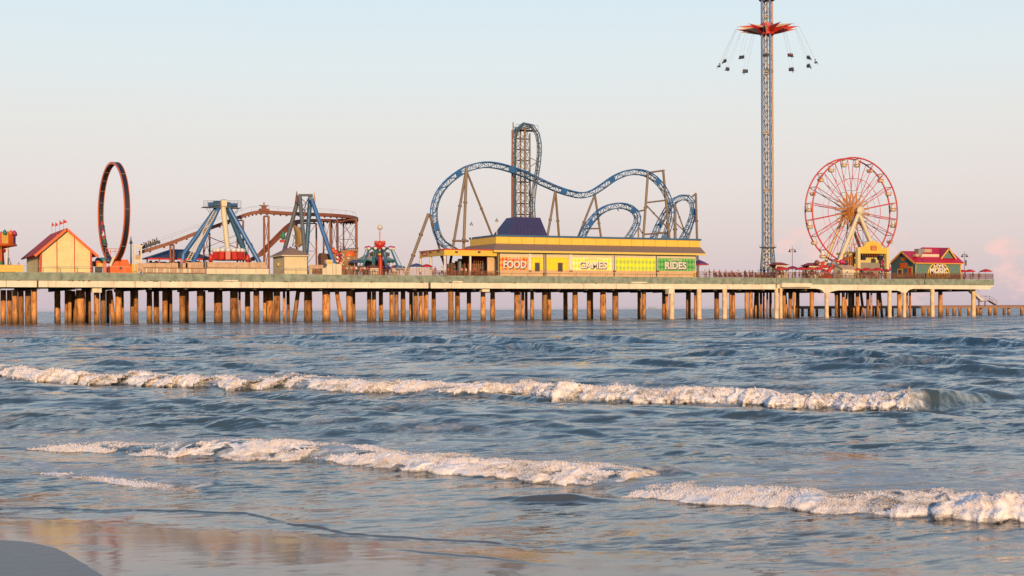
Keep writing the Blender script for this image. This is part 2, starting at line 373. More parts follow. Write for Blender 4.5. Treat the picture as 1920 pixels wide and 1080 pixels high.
# beach: the thin sheet of backwash climbs away from this line towards the camera
A0 = np.array([(0-960)/F*groundD(0, 962), groundD(0, 962)]); A1 = np.array([(720-960)/F*groundD(720, 1003), groundD(720, 1003)])
_t = (A1-A0)/np.linalg.norm(A1-A0); _n = np.array([_t[1], -_t[0]])      # points to the camera side
if _n[1] > 0: _n = -_n
SL = math.tan(math.radians(4.8))
def rise(X, Y):
    t = (X-A0[0])*_n[0]+(Y-A0[1])*_n[1]; side = 1-sst(-.6, 3.2, X+.35*(13-Y))*.55
    t = np.where(t > 0, t, 0); tt = t*t/(t+.25); return side*(SL*tt-.0065*np.minimum(tt, 4)**2)
def sea_height(X, Y):
    PXs = 960+F*X/Y; D = np.sqrt(X*X+Y*Y); z = np.zeros_like(X)
    sp = Y*Y/(F*HCAM)*.6
    near = sst(9, 17, Y+.25*X)                                # calmer towards the beach
    grp = .55+.9*fbm2(X*.045, Y*.06, 3, 40)
    r = np.random.default_rng(11)
    for lam, n, amp in ((9.5, 4, .055), (5.6, 5, .038), (3.3, 6, .030), (2.0, 7, .0205), (1.2, 8, .0125), (.72, 9, .0068), (.42, 9, .0038)):
        fade = np.clip(1.3-sp/(lam*.33), 0, 1)
        for k in range(n):
            th = math.atan2(WN[1], WN[0])+r.normal()*(.34 if lam > 3 else .62); kk = 2*math.pi/(lam*r.uniform(.8, 1.25)); ph = r.uniform(0, 6.28)
            w = kk*(X*math.cos(th)+Y*math.sin(th))+ph+1.7*fbm2(X*.11/lam*4, Y*.11/lam*4, 2, 60+k)*2
            s = np.sin(w); z = z+fade*amp*r.uniform(.5, 1.2)/math.sqrt(n)*1.5*(s+.35*s*s*np.sign(s)*(s > 0)-.1)*grp*((.12+.88*sst(15, 27, Y)) if lam < 4 else sst(14, 34, Y))
    far = sst(60, 160, Y); z = z*(1-.35*far)
    hump = np.zeros_like(X); smooth = np.zeros_like(X)
    for br, x0, x1, bk in ((BR1, -400, 2300, 2.2), (BR2, -400, 1420, 1.5), (BR3, 1060, 2300, 1.4), (BR4, -400, 540, .7)):
        fy, ty = line(br, PXs); Df = groundD(PXs, fy); d = (Y-Df)*.86
        h = crest_h(PXs, fy, ty, 0, .55)*sst(x0, x0+60, PXs)*(1-sst(x1-60, x1, PXs))
        h = h*(.66+.6*sst(1630, 1730, PXs)) if br is BR1 else h*.8
        if br is BR4: h = h*2.3
        pr = np.where(d < .55, sst(-.15, .55, d), np.exp(-((np.maximum(d, .55)-.55)/bk)**1.5))
        hump = hump+h*pr*.93
        z = z*(1-.5*sst(-2.2, -.6, d)*(d < .1))
    # scattered unbroken swells between the pier and the first breaker, and a few nearer ones
    for px, py, wpx, h, bk in ((60, 644, 110, .22, 1.6), (740, 641, 240, .32, 2.2), (900, 636, 90, .2, 1.5), (810, 664, 90, .2, 1.3), (1010, 660, 120, .26, 1.5), (1390, 668, 110, .24, 1.4), (1250, 684, 120, .16, 1.3), (1550, 669, 200, .3, 1.6), (1720, 683, 140, .26, 1.3),
                               (1780, 645, 170, .34, 2.0), (560, 646, 120, .2, 1.6), (270, 640, 160, .22, 1.8), (210, 687, 70, .26, .9), (1630, 696, 130, .14, 1.0), (950, 742, 170, .12, .8), (600, 702, 260, .12, 1.2),
                               (1040, 938, 90, .07, .35), (1235, 892, 55, .10, .4), (640, 925, 150, .015, .4), (240, 716, 90, .06, 1), (1560, 780, 160, .06, .8), (430, 688, 130, .16, 1.), (1860, 700, 120, .2, 1.), (1140, 640, 130, .26, 2.), (1440, 634, 130, .26, 2.3)):
        py2 = py+(PXs-px)*.03+6*(fbm2(PXs*.012, PXs*0+py, 2, 5)-.5); Df = groundD(PXs, py2); d = (Y-Df)*.86
        hump = hump+(h*1.25 if py < 700 else h)*np.exp(-((PXs-px)/wpx)**2)*np.where(d < 0, np.exp(-(d/(bk*.33))**2), np.exp(-(d/bk)**2))
    # thin leading edges of the run-up
    for pts, h in (([(-100, 958), (60, 953), (185, 955), (330, 957), (460, 961), (550, 985), (650, 1000), (760, 1009), (860, 1016), (1000, 1026), (1100, 1040)], .014), ([(690, 1040), (780, 1050), (900, 1062), (1010, 1072), (1100, 1085)], .012)):
        fy = np.interp(PXs, [p[0] for p in pts], [p[1] for p in pts])+5*(fbm2(PXs*.02, PXs*0, 3, 9)-.5); Df = groundD(PXs, fy); d = Y-Df
        win = sst(pts[0][0], pts[0][0]+90, PXs)*(1-sst(pts[-1][0]-200, pts[-1][0], PXs))
        hump = hump+h*win*np.where(d < 0, sst(-.07, 0, d), np.exp(-(d/.5)**2))
    cam_calm = 1-.97*sst(0, .6, rise(X, Y)*14)
    return z*cam_calm+hump+rise(X, Y)

def to_world(X, Y, Z):
    X, Y, Z = [np.asarray(a, float) for a in (X, Y, Z)]
    return np.stack([CAM.x+RG.x*X+FW.x*Y, CAM.y+RG.y*X+FW.y*Y, Z+0*X], -1)
def grid_mesh(name, co, mats_, smooth=True, attrs=None, flip=False):
    nr, nc = co.shape[:2]; me = bpy.data.meshes.new(name); n = nr*nc; nf = (nr-1)*(nc-1)
    me.vertices.add(n); me.vertices.foreach_set('co', co.reshape(-1).astype(np.float32))
    i = (np.arange(nr-1)[:, None]*nc+np.arange(nc-1)[None]).reshape(-1)
    q = np.stack([i, i+1, i+nc+1, i+nc], -1) if not flip else np.stack([i, i+nc, i+nc+1, i+1], -1)
    me.loops.add(nf*4); me.loops.foreach_set('vertex_index', q.reshape(-1).astype(np.int32))
    me.polygons.add(nf); me.polygons.foreach_set('loop_start', np.arange(nf, dtype=np.int32)*4)
    me.polygons.foreach_set('use_smooth', np.full(nf, smooth)); me.update(calc_edges=True)
    for k, a in (attrs or {}).items():
        at = me.attributes.new(k, 'FLOAT', 'POINT'); at.data.foreach_set('value', a.reshape(-1).astype(np.float32))
    for m in mats_: me.materials.append(m)
    ob = bpy.data.objects.new(name, me); COL.objects.link(ob); ORG[ob.name] = Vector((0, 0, 0)); return ob

a = np.concatenate([np.linspace(-1.2, -.47, 90)[:-1], np.linspace(-.47, .47, 1250), np.linspace(.47, 1.2, 90)[1:]])
q = np.concatenate([[.55, 1.2, 2, 2.8], np.arange(3.5, 130, .55), np.arange(130, 420, .5), np.arange(420, 640, .8), np.arange(640, 900, 8)])
Yg = (F*HCAM/q)[:, None]*np.ones_like(a)[None]; Xg = Yg*a[None]
Zg = sea_height(Xg, Yg)
PXg = 960+F*Xg/Yg
# floating foam streaks left behind the breakers
lace = fbm2(Xg*1.1, Yg*2.1, 5, 90, .62); lace2 = np.abs(fbm2(Xg*2.6+3*lace, Yg*3.4, 4, 120, .6)-.5)*2
foam = np.zeros_like(Xg)
for br, x0, x1, ln in ((BR1, -200, 1760, 4.0), (BR2, -20, 1250, 3.2), (BR3, 1150, 2300, 2.6), (BR4, 20, 420, .35)):
    fy, ty = line(br, PXg); d = (Yg-groundD(PXg, fy))*.86
    w = sst(x0, x0+50, PXg)*(1-sst(x1-50, x1, PXg))
    foam = np.maximum(foam, w*sst(-.12, .15, d)*np.exp(-np.maximum(d-.7, 0)/ln)*(.38+.5*(br is BR4)))
foam = np.clip((foam*1.25+(lace-.5)*1.2-.10)*2.2, 0, 1)*np.clip(1.25-lace2*2.4, .0, 1)
foam = np.maximum(foam, .55*np.exp(-((PXg-205)/42)**2)*np.exp(-((Yg-groundD(PXg, 683+0*PXg))/1.0)**2))
foam = np.maximum(foam, .5*np.exp(-((PXg-785)/16)**2)*np.exp(-((Yg-groundD(PXg, 627+0*PXg))/3.0)**2))

def water_mat():
    m = bpy.data.materials.new('sea_water'); m.use_nodes = True; t = m.node_tree; b = t.nodes['Principled BSDF']; n_ = t.nodes; l_ = t.links
    g = n_.new('ShaderNodeNewGeometry'); cdn = n_.new('ShaderNodeVectorMath'); cdn.operation = 'DISTANCE'; l_.new(g.outputs['Position'], cdn.inputs[0]); cdn.inputs[1].default_value = (CAM.x, CAM.y, 0)
    def mrange(src, a, b_, c=0., d=1.):
        x = n_.new('ShaderNodeMapRange'); x.inputs['From Min'].default_value = a; x.inputs['From Max'].default_value = b_; x.inputs['To Min'].default_value = c; x.inputs['To Max'].default_value = d; l_.new(src, x.inputs[0]); return x.outputs[0]
    def mixc(f, c1, c2):
        x = n_.new('ShaderNodeMix'); x.data_type = 'RGBA'
        if isinstance(f, float): x.inputs[0].default_value = f
        else: l_.new(f, x.inputs[0])
        for s, k in ((c1, 6), (c2, 7)):
            if isinstance(s, tuple): x.inputs[k].default_value = (*s, 1)
            else: l_.new(s, x.inputs[k])
        return x.outputs[2]
    # sandy shallows, bluer further out
    c = mixc(mrange(cdn.outputs['Value'], 11.5, 17), WATER_NEAR, WATER_MID); c = mixc(mrange(cdn.outputs['Value'], 30, 80), c, WATER_FAR)
    at = n_.new('ShaderNodeAttribute'); at.attribute_name = 'foam'
    fn = n_.new('ShaderNodeTexNoise'); fn.inputs['Scale'].default_value = 5; fn.inputs['Detail'].default_value = 6; fn.inputs['Roughness'].default_value = .65; l_.new(g.outputs['Position'], fn.inputs[0])
    fm = n_.new('ShaderNodeMath'); fm.operation = 'MULTIPLY'; l_.new(at.outputs['Fac'], fm.inputs[0]); l_.new(mrange(fn.outputs[0], .35, .6, .3, 1.15), fm.inputs[1])
    cl_ = n_.new('ShaderNodeClamp'); l_.new(fm.outputs[0], cl_.inputs[0])
    l_.new(mixc(cl_.outputs[0], c, (.62, .60, .58)), b.inputs['Base Color'])
    cal = n_.new('ShaderNodeAttribute'); cal.attribute_name = 'calm'; rr_ = n_.new('ShaderNodeMath'); l_.new(mrange(cl_.outputs[0], 0, 1, .07, .75), rr_.inputs[0]); l_.new(mrange(cal.outputs['Fac'], .05, 1, .03, 0), rr_.inputs[1]); l_.new(rr_.outputs[0], b.inputs['Roughness']); b.inputs['IOR'].default_value = 1.34
    # ripples: the surface normal is tilted by noise of several sizes, stretched along the crests
    mp_ = n_.new('ShaderNodeMapping'); mp_.inputs['Rotation'].default_value = (0, 0, math.radians(28)+TH); mp_.inputs['Scale'].default_value = (.45, 1.25, 1); l_.new(g.outputs['Position'], mp_.inputs[0])
    sn = n_.new('ShaderNodeTexNoise'); sn.inputs['Scale'].default_value = .16; sn.inputs['Detail'].default_value = 4; l_.new(mp_.outputs[0], sn.inputs[0])
    pat = mrange(sn.outputs[0], .38, .60, .16, 1.05); tot_ = None
    calm = n_.new('ShaderNodeAttribute'); calm.attribute_name = 'calm'
    for sc_, det, stops_ in RIPPLES:
        n = n_.new('ShaderNodeTexNoise'); n.inputs['Scale'].default_value = sc_; n.inputs['Detail'].default_value = det; n.inputs['Roughness'].default_value = .62; n.inputs['Distortion'].default_value = .4
        l_.new(mp_.outputs[0], n.inputs[0])
        sb = n_.new('ShaderNodeVectorMath'); sb.operation = 'SUBTRACT'; l_.new(n.outputs['Color'], sb.inputs[0]); sb.inputs[1].default_value = (.5, .5, .5)
        fl_ = n_.new('ShaderNodeVectorMath'); fl_.operation = 'MULTIPLY'; l_.new(sb.outputs[0], fl_.inputs[0]); fl_.inputs[1].default_value = (1, 1, 0)
        fc = n_.new('ShaderNodeFloatCurve'); cv = fc.mapping.curves[0]; 
        dn = mrange(cdn.outputs['Value'], 0, 200)
        pts_ = [(d_/200, a_) for d_, a_ in stops_]; cv.points[0].location = pts_[0]; cv.points[1].location = pts_[-1]
        for q_ in pts_[1:-1]: cv.points.new(*q_)
        for q_ in cv.points: q_.handle_type = 'VECTOR'
        fc.mapping.update(); l_.new(dn, fc.inputs['Value'])
        mu = n_.new('ShaderNodeMath'); mu.operation = 'MULTIPLY'; l_.new(pat, mu.inputs[0]); l_.new(fc.outputs[0], mu.inputs[1])
        sc2 = n_.new('ShaderNodeVectorMath'); sc2.operation = 'SCALE'; l_.new(fl_.outputs[0], sc2.inputs[0]); mu3 = n_.new('ShaderNodeMath'); mu3.operation = 'MULTIPLY'; mu3.inputs[1].default_value = 2.4; l_.new(mu.outputs[0], mu3.inputs[0]); l_.new(mu3.outputs[0], sc2.inputs['Scale'])
        if tot_ is None: tot_ = sc2.outputs[0]
        else: a_ = n_.new('ShaderNodeVectorMath'); l_.new(tot_, a_.inputs[0]); l_.new(sc2.outputs[0], a_.inputs[1]); tot_ = a_.outputs[0]
    # wave faces lean towards the beach: a steady tilt whose strength comes and goes in long streaks
    fc = n_.new('ShaderNodeFloatCurve'); cv = fc.mapping.curves[0]; cv.points[0].location = (0, 0); cv.points[1].location = (1, .165)
    for q_ in ((16/200, .01), (28/200, .03), (50/200, .055), (100/200, .11)): cv.points.new(*q_)
    fc.mapping.update(); l_.new(dn, fc.inputs['Value'])
    bn = n_.new('ShaderNodeTexNoise'); bn.inputs['Scale'].default_value = .33; bn.inputs['Detail'].default_value = 6; bn.inputs['Roughness'].default_value = .68; l_.new(mp_.outputs[0], bn.inputs[0])
    bm_ = n_.new('ShaderNodeMath'); bm_.operation = 'MULTIPLY'; l_.new(mrange(bn.outputs[0], .36, .64, -.1, 2.3), bm_.inputs[0]); l_.new(fc.outputs[0], bm_.inputs[1])
    bv = n_.new('ShaderNodeVectorMath'); bv.operation = 'SCALE'; bw = -(RG*.47+FW*.88); bv.inputs[0].default_value = bw; l_.new(bm_.outputs[0], bv.inputs['Scale'])
    a_ = n_.new('ShaderNodeVectorMath'); l_.new(tot_, a_.inputs[0]); l_.new(bv.outputs[0], a_.inputs[1]); tot_ = a_.outputs[0]
    ck = n_.new('ShaderNodeVectorMath'); ck.operation = 'SCALE'; l_.new(tot_, ck.inputs[0]); l_.new(calm.outputs['Fac'], ck.inputs['Scale'])
    a_ = n_.new('ShaderNodeVectorMath'); l_.new(g.outputs['Normal'], a_.inputs[0]); l_.new(ck.outputs[0], a_.inputs[1])
    nn_ = n_.new('ShaderNodeVectorMath'); nn_.operation = 'NORMALIZE'; l_.new(a_.outputs[0], nn_.inputs[0]); l_.new(nn_.outputs[0], b.inputs['Normal']); return m
WATER_NEAR = (.14, .11, .09); WATER_MID = (.05, .07, .075); WATER_FAR = (.025, .06, .088)
RIPPLES = [(.22, 3, [(0, 0), (25, .08), (60, .6), (110, 1.5), (200, 2.0)]), (1.3, 5, [(0, .12), (12, .45), (25, 1.2), (60, 1.7), (200, 2.2)]), (6, 4, [(0, .22), (14, .85), (30, 1.35), (60, 1.3), (200, .9)])]
RIPPLES = [(a_, b_, [(d_, x_/2.4) for d_, x_ in c_]) for a_, b_, c_ in RIPPLES]
WATER = water_mat()
sea = tag(grid_mesh('sea', to_world(Xg, Yg, Zg), [WATER], attrs={'foam': foam, 'calm': 1-(.95-.17*fbm2(Xg*.9, Yg*3.5, 4, 77))*sst(0, .6, rise(Xg, Yg)*14)}), kind='structure')

# whitewater of each breaking wave: a lumpy body of foam standing on the wave
def foam_mat():
    m = bpy.data.materials.new('whitewater'); m.use_nodes = True; t = m.node_tree; b = t.nodes['Principled BSDF']; n_ = t.nodes; l_ = t.links
    b.inputs['Roughness'].default_value = .9; b.inputs['Specular IOR Level'].default_value = .1
    g = n_.new('ShaderNodeNewGeometry'); n = n_.new('ShaderNodeTexNoise'); n.inputs['Scale'].default_value = 6; n.inputs['Detail'].default_value = 7; n.inputs['Roughness'].default_value = .65; l_.new(g.outputs['Position'], n.inputs[0])
    at = n_.new('ShaderNodeAttribute'); at.attribute_name = 'thin'
    ad = n_.new('ShaderNodeMath'); ad.operation = 'ADD'; l_.new(at.outputs['Fac'], ad.inputs[0]); 
    mrn = n_.new('ShaderNodeMapRange'); mrn.inputs['From Min'].default_value = .35; mrn.inputs['From Max'].default_value = .65; mrn.inputs['To Min'].default_value = -.35; mrn.inputs['To Max'].default_value = .35; l_.new(n.outputs[0], mrn.inputs[0]); l_.new(mrn.outputs[0], ad.inputs[1])
    r = n_.new('ShaderNodeValToRGB'); e = r.color_ramp.elements; e[0].position = .12; e[0].color = (.80, .73, .70, 1); e[1].position = 1; e[1].color = (.15, .14, .11, 1)
    x = e.new(.5); x.color = (.46, .42, .39, 1)
    l_.new(ad.outputs[0], r.inputs[0]); l_.new(r.outputs[0], b.inputs['Base Color'])
    b.inputs['Subsurface Weight'].default_value = .8; b.inputs['Subsurface Radius'].default_value = (.12, .12, .12); b.inputs['Subsurface Scale'].default_value = .5
    ed = n_.new('ShaderNodeAttribute'); ed.attribute_name = 'edge'; n5 = n_.new('ShaderNodeTexNoise'); n5.inputs['Scale'].default_value = 7; n5.inputs['Detail'].default_value = 5; n5.inputs['Roughness'].default_value = .6
    mpp = n_.new('ShaderNodeMapping'); mpp.inputs['Rotation'].default_value = (0, .6, .5); mpp.inputs['Scale'].default_value = (.5, .6, 1.4); l_.new(g.outputs['Position'], mpp.inputs[0]); l_.new(mpp.outputs[0], n5.inputs[0])
    q1 = n_.new('ShaderNodeMath'); q1.operation = 'MULTIPLY_ADD'; l_.new(n5.outputs[0], q1.inputs[0]); q1.inputs[1].default_value = 1.5; q1.inputs[2].default_value = -.75
    q2 = n_.new('ShaderNodeMath'); l_.new(q1.outputs[0], q2.inputs[0]); l_.new(ed.outputs['Fac'], q2.inputs[1])
    q3 = n_.new('ShaderNodeMapRange'); q3.inputs['From Min'].default_value = .08; q3.inputs['From Max'].default_value = .5; l_.new(q2.outputs[0], q3.inputs[0]); l_.new(q3.outputs[0], b.inputs['Alpha'])
    bp = n_.new('ShaderNodeBump'); bp.inputs['Strength'].default_value = .2; bp.inputs['Distance'].default_value = .03; l_.new(n.outputs[0], bp.inputs['Height']); l_.new(bp.outputs[0], b.inputs['Normal'])
    return m
FOAMM = foam_mat()
FROTH = bpy.data.materials.new('froth'); FROTH.use_nodes = True
_b = FROTH.node_tree.nodes['Principled BSDF']; _a = FROTH.node_tree.nodes.new('ShaderNodeAttribute'); _a.attribute_name = 'thin'; _r = FROTH.node_tree.nodes.new('ShaderNodeValToRGB')
_r.color_ramp.elements[0].position = .05; _r.color_ramp.elements[0].color = (.92, .83, .80, 1); _r.color_ramp.elements[1].position = .8; _r.color_ramp.elements[1].color = (.42, .38, .36, 1)  # grey end also carries the painted shade of the foam hollows
FROTH.node_tree.links.new(_a.outputs['Fac'], _r.inputs[0]); FROTH.node_tree.links.new(_r.outputs[0], _b.inputs['Base Color']); _b.inputs['Roughness'].default_value = 1; _b.inputs['Specular IOR Level'].default_value = 0; _b.inputs['Alpha'].default_value = .34
def breaker(br, x0, x1, e0, e1, wid, seed, label, hs=1.0, froth=24000):
    px = np.arange(x0, x1, 1.2); fy, ty = line(br, px); wob = (fbm2(px*.03, px*0+seed, 4, seed)-.5)
    fy = fy+(wob*8+(fbm2(px*.05, px*0, 2, seed+60)-.5)*3)*sst(0, 30, fy-ty); D = groundD(px, fy); X0 = (px-960)/F*D
    end = sst(x0, x0+e0, px)*(1-sst(x1-e1, x1, px))
    Hh = crest_h(px, fy, ty, 0, .6)*hs
    K = 46; sN = np.linspace(0, 1, K)
    loc = fbm2(px*.018, px*0+seed*3, 4, seed+7); Hh = Hh*(.78+.5*loc)*end
    wv = wid*(.6+.8*fbm2(px*.014, px*0+9, 3, seed+3))*(.35+.65*end)
    prof = [(0, 0), (.05, .22), (.12, .46), (.22, .72), (.34, .93), (.44, 1.0), (.58, .9), (.72, .68), (.86, .36), (1, 0)]
    pz = np.interp(sN, [p[0] for p in prof], [p[1] for p in prof])
    d = -.12+wv[None]*sN[:, None]
    X = X0[None]+WN[0]*d; Y = D[None]+WN[1]*d
    base = sea_height(X, Y)
    rel = Hh[None]*pz[:, None]
    Xw = X+.5*fbm2(X*2, Y*2, 2, seed+40)+d*.6; q_ = F/1900/1.0
    n1 = noise3(Xw*1.5, Y*2.4, rel*4, seed); n2 = np.abs(noise3(Xw*3.4, Y*5.6, rel*9, seed+1)-.5)*2; n3 = np.abs(noise3(Xw*7, Y*9, rel*30, seed+2)-.5)*2; n4 = noise3(Xw*19, Y*30, rel*45, seed+3)
    lump = (n1-.5)*.8+(.42-n2)*.42+(.42-n3)*.16+(n4-.5)*.06
    body = sst(0, .12, sN)[:, None]*(1-sst(.86, 1, sN))[:, None]
    Z = np.maximum(base-.02, base*.25+rel*.95)+lump*Hh[None]*.62*body
    Z = np.where((sN < .04)[:, None], base-.05, Z); Z = np.where((sN > .97)[:, None], base-.05, Z); Z = np.where((end < .04)[None], base-.06, Z)
    holes = sst(.62, .8, fbm2(X*1.3, Y*1.6, 3, seed+20)); Z = np.where((sN[:, None] > .66) & (holes > .3), base-.03, Z)
    fwd = lump*Hh[None]*.5*body; X = X-WN[0]*fwd; Y = Y-WN[1]*fwd
    X = X+(n2-.4)*.08; 
    thin = .05+.75*sst(.30, 1.0, sN)[:, None]*np.ones_like(X)*(.5+.9*fbm2(X*.9, Y*.9, 3, seed+30))+.5*(.5-n3)*.5+.3*(1-end)[None]+np.clip(.04-lump, 0, .4)*1.5  # last term greys the hollows between lumps: shade put into the colour
    edge = np.minimum(sst(0, .10, sN), 1-sst(.5, 1, sN))[:, None]*np.ones_like(X)*sst(0, .5, end)[None]
    ob = grid_mesh('foam', to_world(X, Y, Z), [FOAMM], attrs={'thin': thin, 'edge': edge}); tag(ob, label, None, None, 'stuff')
    # bubbly clots of froth all over the body of the wave
    r = np.random.default_rng(seed+5); ncl = froth; cols_ = r.integers(0, len(px), ncl*2); rows_ = np.clip((r.beta(1.6, 2.2, ncl*2)*K*1.0), 1, K-2).astype(int)
    keep = (edge[rows_, cols_] > .25) & (fbm2(X[rows_, cols_]*2.5, Y[rows_, cols_]*4, 3, seed+9) > .36); rows_, cols_ = rows_[keep][:ncl], cols_[keep][:ncl]; m = len(rows_)
    px_ = D[cols_]/F*1.9; rad_ = px_*(.3+1.25*r.beta(1.2, 3.0, m)); c = to_world(X[rows_, cols_], Y[rows_, cols_], Z[rows_, cols_]+rad_*r.uniform(-.4, .9, m))
    g = (1+5**.5)/2; iv = np.array([(-1, g, 0), (1, g, 0), (-1, -g, 0), (1, -g, 0), (0, -1, g), (0, 1, g), (0, -1, -g), (0, 1, -g), (g, 0, -1), (g, 0, 1), (-g, 0, -1), (-g, 0, 1)])/math.sqrt(1+g*g)
    ifc = np.array([(0, 11, 5), (0, 5, 1), (0, 1, 7), (0, 7, 10), (0, 10, 11), (1, 5, 9), (5, 11, 4), (11, 10, 2), (10, 7, 6), (7, 1, 8), (3, 9, 4), (3, 4, 2), (3, 2, 6), (3, 6, 8), (3, 8, 9), (4, 9, 5), (2, 4, 11), (6, 2, 10), (8, 6, 7), (9, 8, 1)])
    st = np.stack([rad_*r.uniform(.8, 1.5, m), rad_*r.uniform(.8, 1.3, m), rad_*r.uniform(.6, 1.1, m)], 1)
    vv = (c[:, None, :]+iv[None]*st[:, None, :]*r.uniform(.8, 1.2, (m, 12, 1))).reshape(-1, 3); ff = (ifc[None]+(np.arange(m)*12)[:, None, None]).reshape(-1, 3)
    me = bpy.data.meshes.new('froth'); me.vertices.add(len(vv)); me.vertices.foreach_set('co', vv.reshape(-1).astype(np.float32)); me.loops.add(len(ff)*3); me.loops.foreach_set('vertex_index', ff.reshape(-1).astype(np.int32))
    me.polygons.add(len(ff)); me.polygons.foreach_set('loop_start', np.arange(len(ff), dtype=np.int32)*3); me.polygons.foreach_set('use_smooth', np.full(len(ff), True)); me.update(calc_edges=True)
    at = me.attributes.new('edge', 'FLOAT', 'POINT'); at.data.foreach_set('value', np.full(len(vv), 2, np.float32)); at = me.attributes.new('thin', 'FLOAT', 'POINT'); at.data.foreach_set('value', np.repeat(thin[rows_, cols_]*.8, 12).astype(np.float32))
    me.materials.append(FROTH); o2 = bpy.data.objects.new('froth', me); COL.objects.link(o2); tag(o2, label.replace('white foam', 'froth clots').replace('thin foam', 'froth specks'), None, None, 'stuff')
breaker(BR1, -200, 1722, 10, 50, 1.7, 51, 'white foam along the farthest long breaking wave', .66)
breaker(BR2, 36, 1250, 70, 50, 1.6, 52, 'white foam along the middle breaking wave', .70)
breaker(BR3, 1168, 2150, 10, 10, 1.5, 53, 'white foam along the nearest breaking wave at the right', .82)
breaker(BR4, 50, 420, 60, 160, .45, 54, 'thin foam on the small wave near the beach', .8, 1500)
# spray droplets thrown off the crests
def spray(br, x0, x1, n, seed, label):
    r = np.random.default_rng(seed); b = MB()
    for _ in range(n):
        px = r.uniform(x0, x1); fy, ty = line(br, np.array([px])); D = groundD(px, float(fy[0]))+r.uniform(.2, .8); h = float(crest_h(px, float(fy[0]), float(ty[0]), 0, .6))
        if fbm2(np.array([px*.03]), np.array([1.]), 2, seed)[0] < .5: continue
        z = h*(.85+abs(r.normal())*.22); p = to_world((px-960)/F*D, D, z); s_ = r.uniform(.006, .016)
        rot = Matrix.Rotation(r.uniform(0, 6), 3, 'X') @ Matrix.Rotation(r.uniform(0, 6), 3, 'Z')
        vs = [Vector(p)+rot @ Vector(c)*s_ for c in ((1, 0, 0), (-1, 0, 0), (0, 1, 0), (0, -1, 0), (0, 0, 1.4), (0, 0, -1.4))]
        b.add(vs, [(0, 2, 4), (2, 1, 4), (1, 3, 4), (3, 0, 4), (2, 0, 5), (1, 2, 5), (3, 1, 5), (0, 3, 5)], FOAMM, True)
    o = b.build('spray'); tag(o, label, None, None, 'stuff')
spray(BR2, 60, 1180, 900, 4, 'fine spray above the middle breaking wave')
spray(BR3, 1200, 2000, 900, 5, 'fine spray above the nearest breaking wave')
spray(BR1, 0, 1700, 500, 6, 'fine spray above the farthest breaking wave')

# sand: shows above the water only in the lower left corner
sandm = mat('wet_sand', (.115, .10, .10), .36, var=.16, scale=7, bump=.25)
def sand_z(X, Y):
    PX_ = 960+F*X/np.maximum(Y, .5); base = rise(X, Y)
    py = 580+F*(HCAM-base)/np.maximum(Y, .5)
    edge = np.interp(PX_, [-900, -300, 0, 60, 100, 130, 160, 190, 215, 260, 400, 900, 1500, 2600], [960, 985, 998, 1003, 1012, 1026, 1044, 1064, 1080, 1120, 1260, 1700, 2300, 3500])
    s_ = (py-edge)*Y/F*(1.5)
    return base+np.where(s_ < 0, np.clip(s_*.4-.01, -.4, 0), np.clip(s_*math.tan(math.radians(2.6)), 0, .6))
a2 = np.linspace(-1.1, 1.1, 420); y2 = np.concatenate([np.linspace(2.2, 9, 30), np.linspace(9.2, 16, 200), np.linspace(16.5, 30, 20)])
Ys = y2[:, None]*np.ones_like(a2)[None]; Xs = Ys*a2[None]
Zs = sand_z(Xs, Ys)+.0015*fbm2(Xs*3, Ys*3, 4, 200)
tag(grid_mesh('beach', to_world(Xs, Ys, Zs-.004), [sandm], flip=False), kind='structure')
# ================================================================== the pier
TS = math.tan(SUN_EL)/(-sd.y/math.cos(SUN_EL))       # how fast the deck's shadow line drops with distance under the pier
ZB = 6.12; ZG = 7.20; PW = 36.0
UEND = ux(1864, 0); USPLIT = ux(1456, 0); ULEFT = -45.0
pier = thing('pier', (60, 0, 0), 'long concrete amusement pier with green stained edge and cream beam on timber coloured piles', 'pier')
head = thing('end_platform', (180, 0, 0), 'seaward end of the pier with arched cream haunches over pale columns', 'pier')
def deckpart(x0, x1, par):
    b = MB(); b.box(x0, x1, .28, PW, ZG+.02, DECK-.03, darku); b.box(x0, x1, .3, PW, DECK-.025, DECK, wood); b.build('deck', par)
    b = MB(); n = max(2, int((x1-x0)/9))
    for i in range(n):
        u0 = x0+(x1-x0)*i/n; u1 = x0+(x1-x0)*(i+1)/n-.03
        b.box(u0, u1, 0, .27, ZG, DECK+.04, greenc)
    b.build('edge_kerb', par)
    b = MB()
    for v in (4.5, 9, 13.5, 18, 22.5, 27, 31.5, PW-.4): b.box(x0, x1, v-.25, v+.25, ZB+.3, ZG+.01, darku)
    x = x0+2
    while x < x1-1: b.box(x, x+.5, .9, PW-.6, ZB-.32, ZB+.29, darku); x += 6.1
    b.build('under_beams', par)
deckpart(ULEFT, USPLIT-.05, pier); deckpart(USPLIT+.05, ux(1734, 0)-.12, head); deckpart(ux(1734, 0)+.12, UEND, head)
segs = [ULEFT]+[ux(p, 0) for p in (12, 69.5)]; b = MB()
cuts = [-400, 12, 69.5, None, 72.5, 255, 301, 541, 804, None, 808, 847, 1180, 1455]
pv = ULEFT
for c_ in cuts[1:]:
    if c_ is None: pv = None; continue
    u = ux(c_, 0)
    if pv is not None: b.box(pv, u-.06, .08, .75, ZB, ZG-.002, creamw)
    pv = u
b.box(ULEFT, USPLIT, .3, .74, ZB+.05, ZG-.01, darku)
b.build('beam', pier)
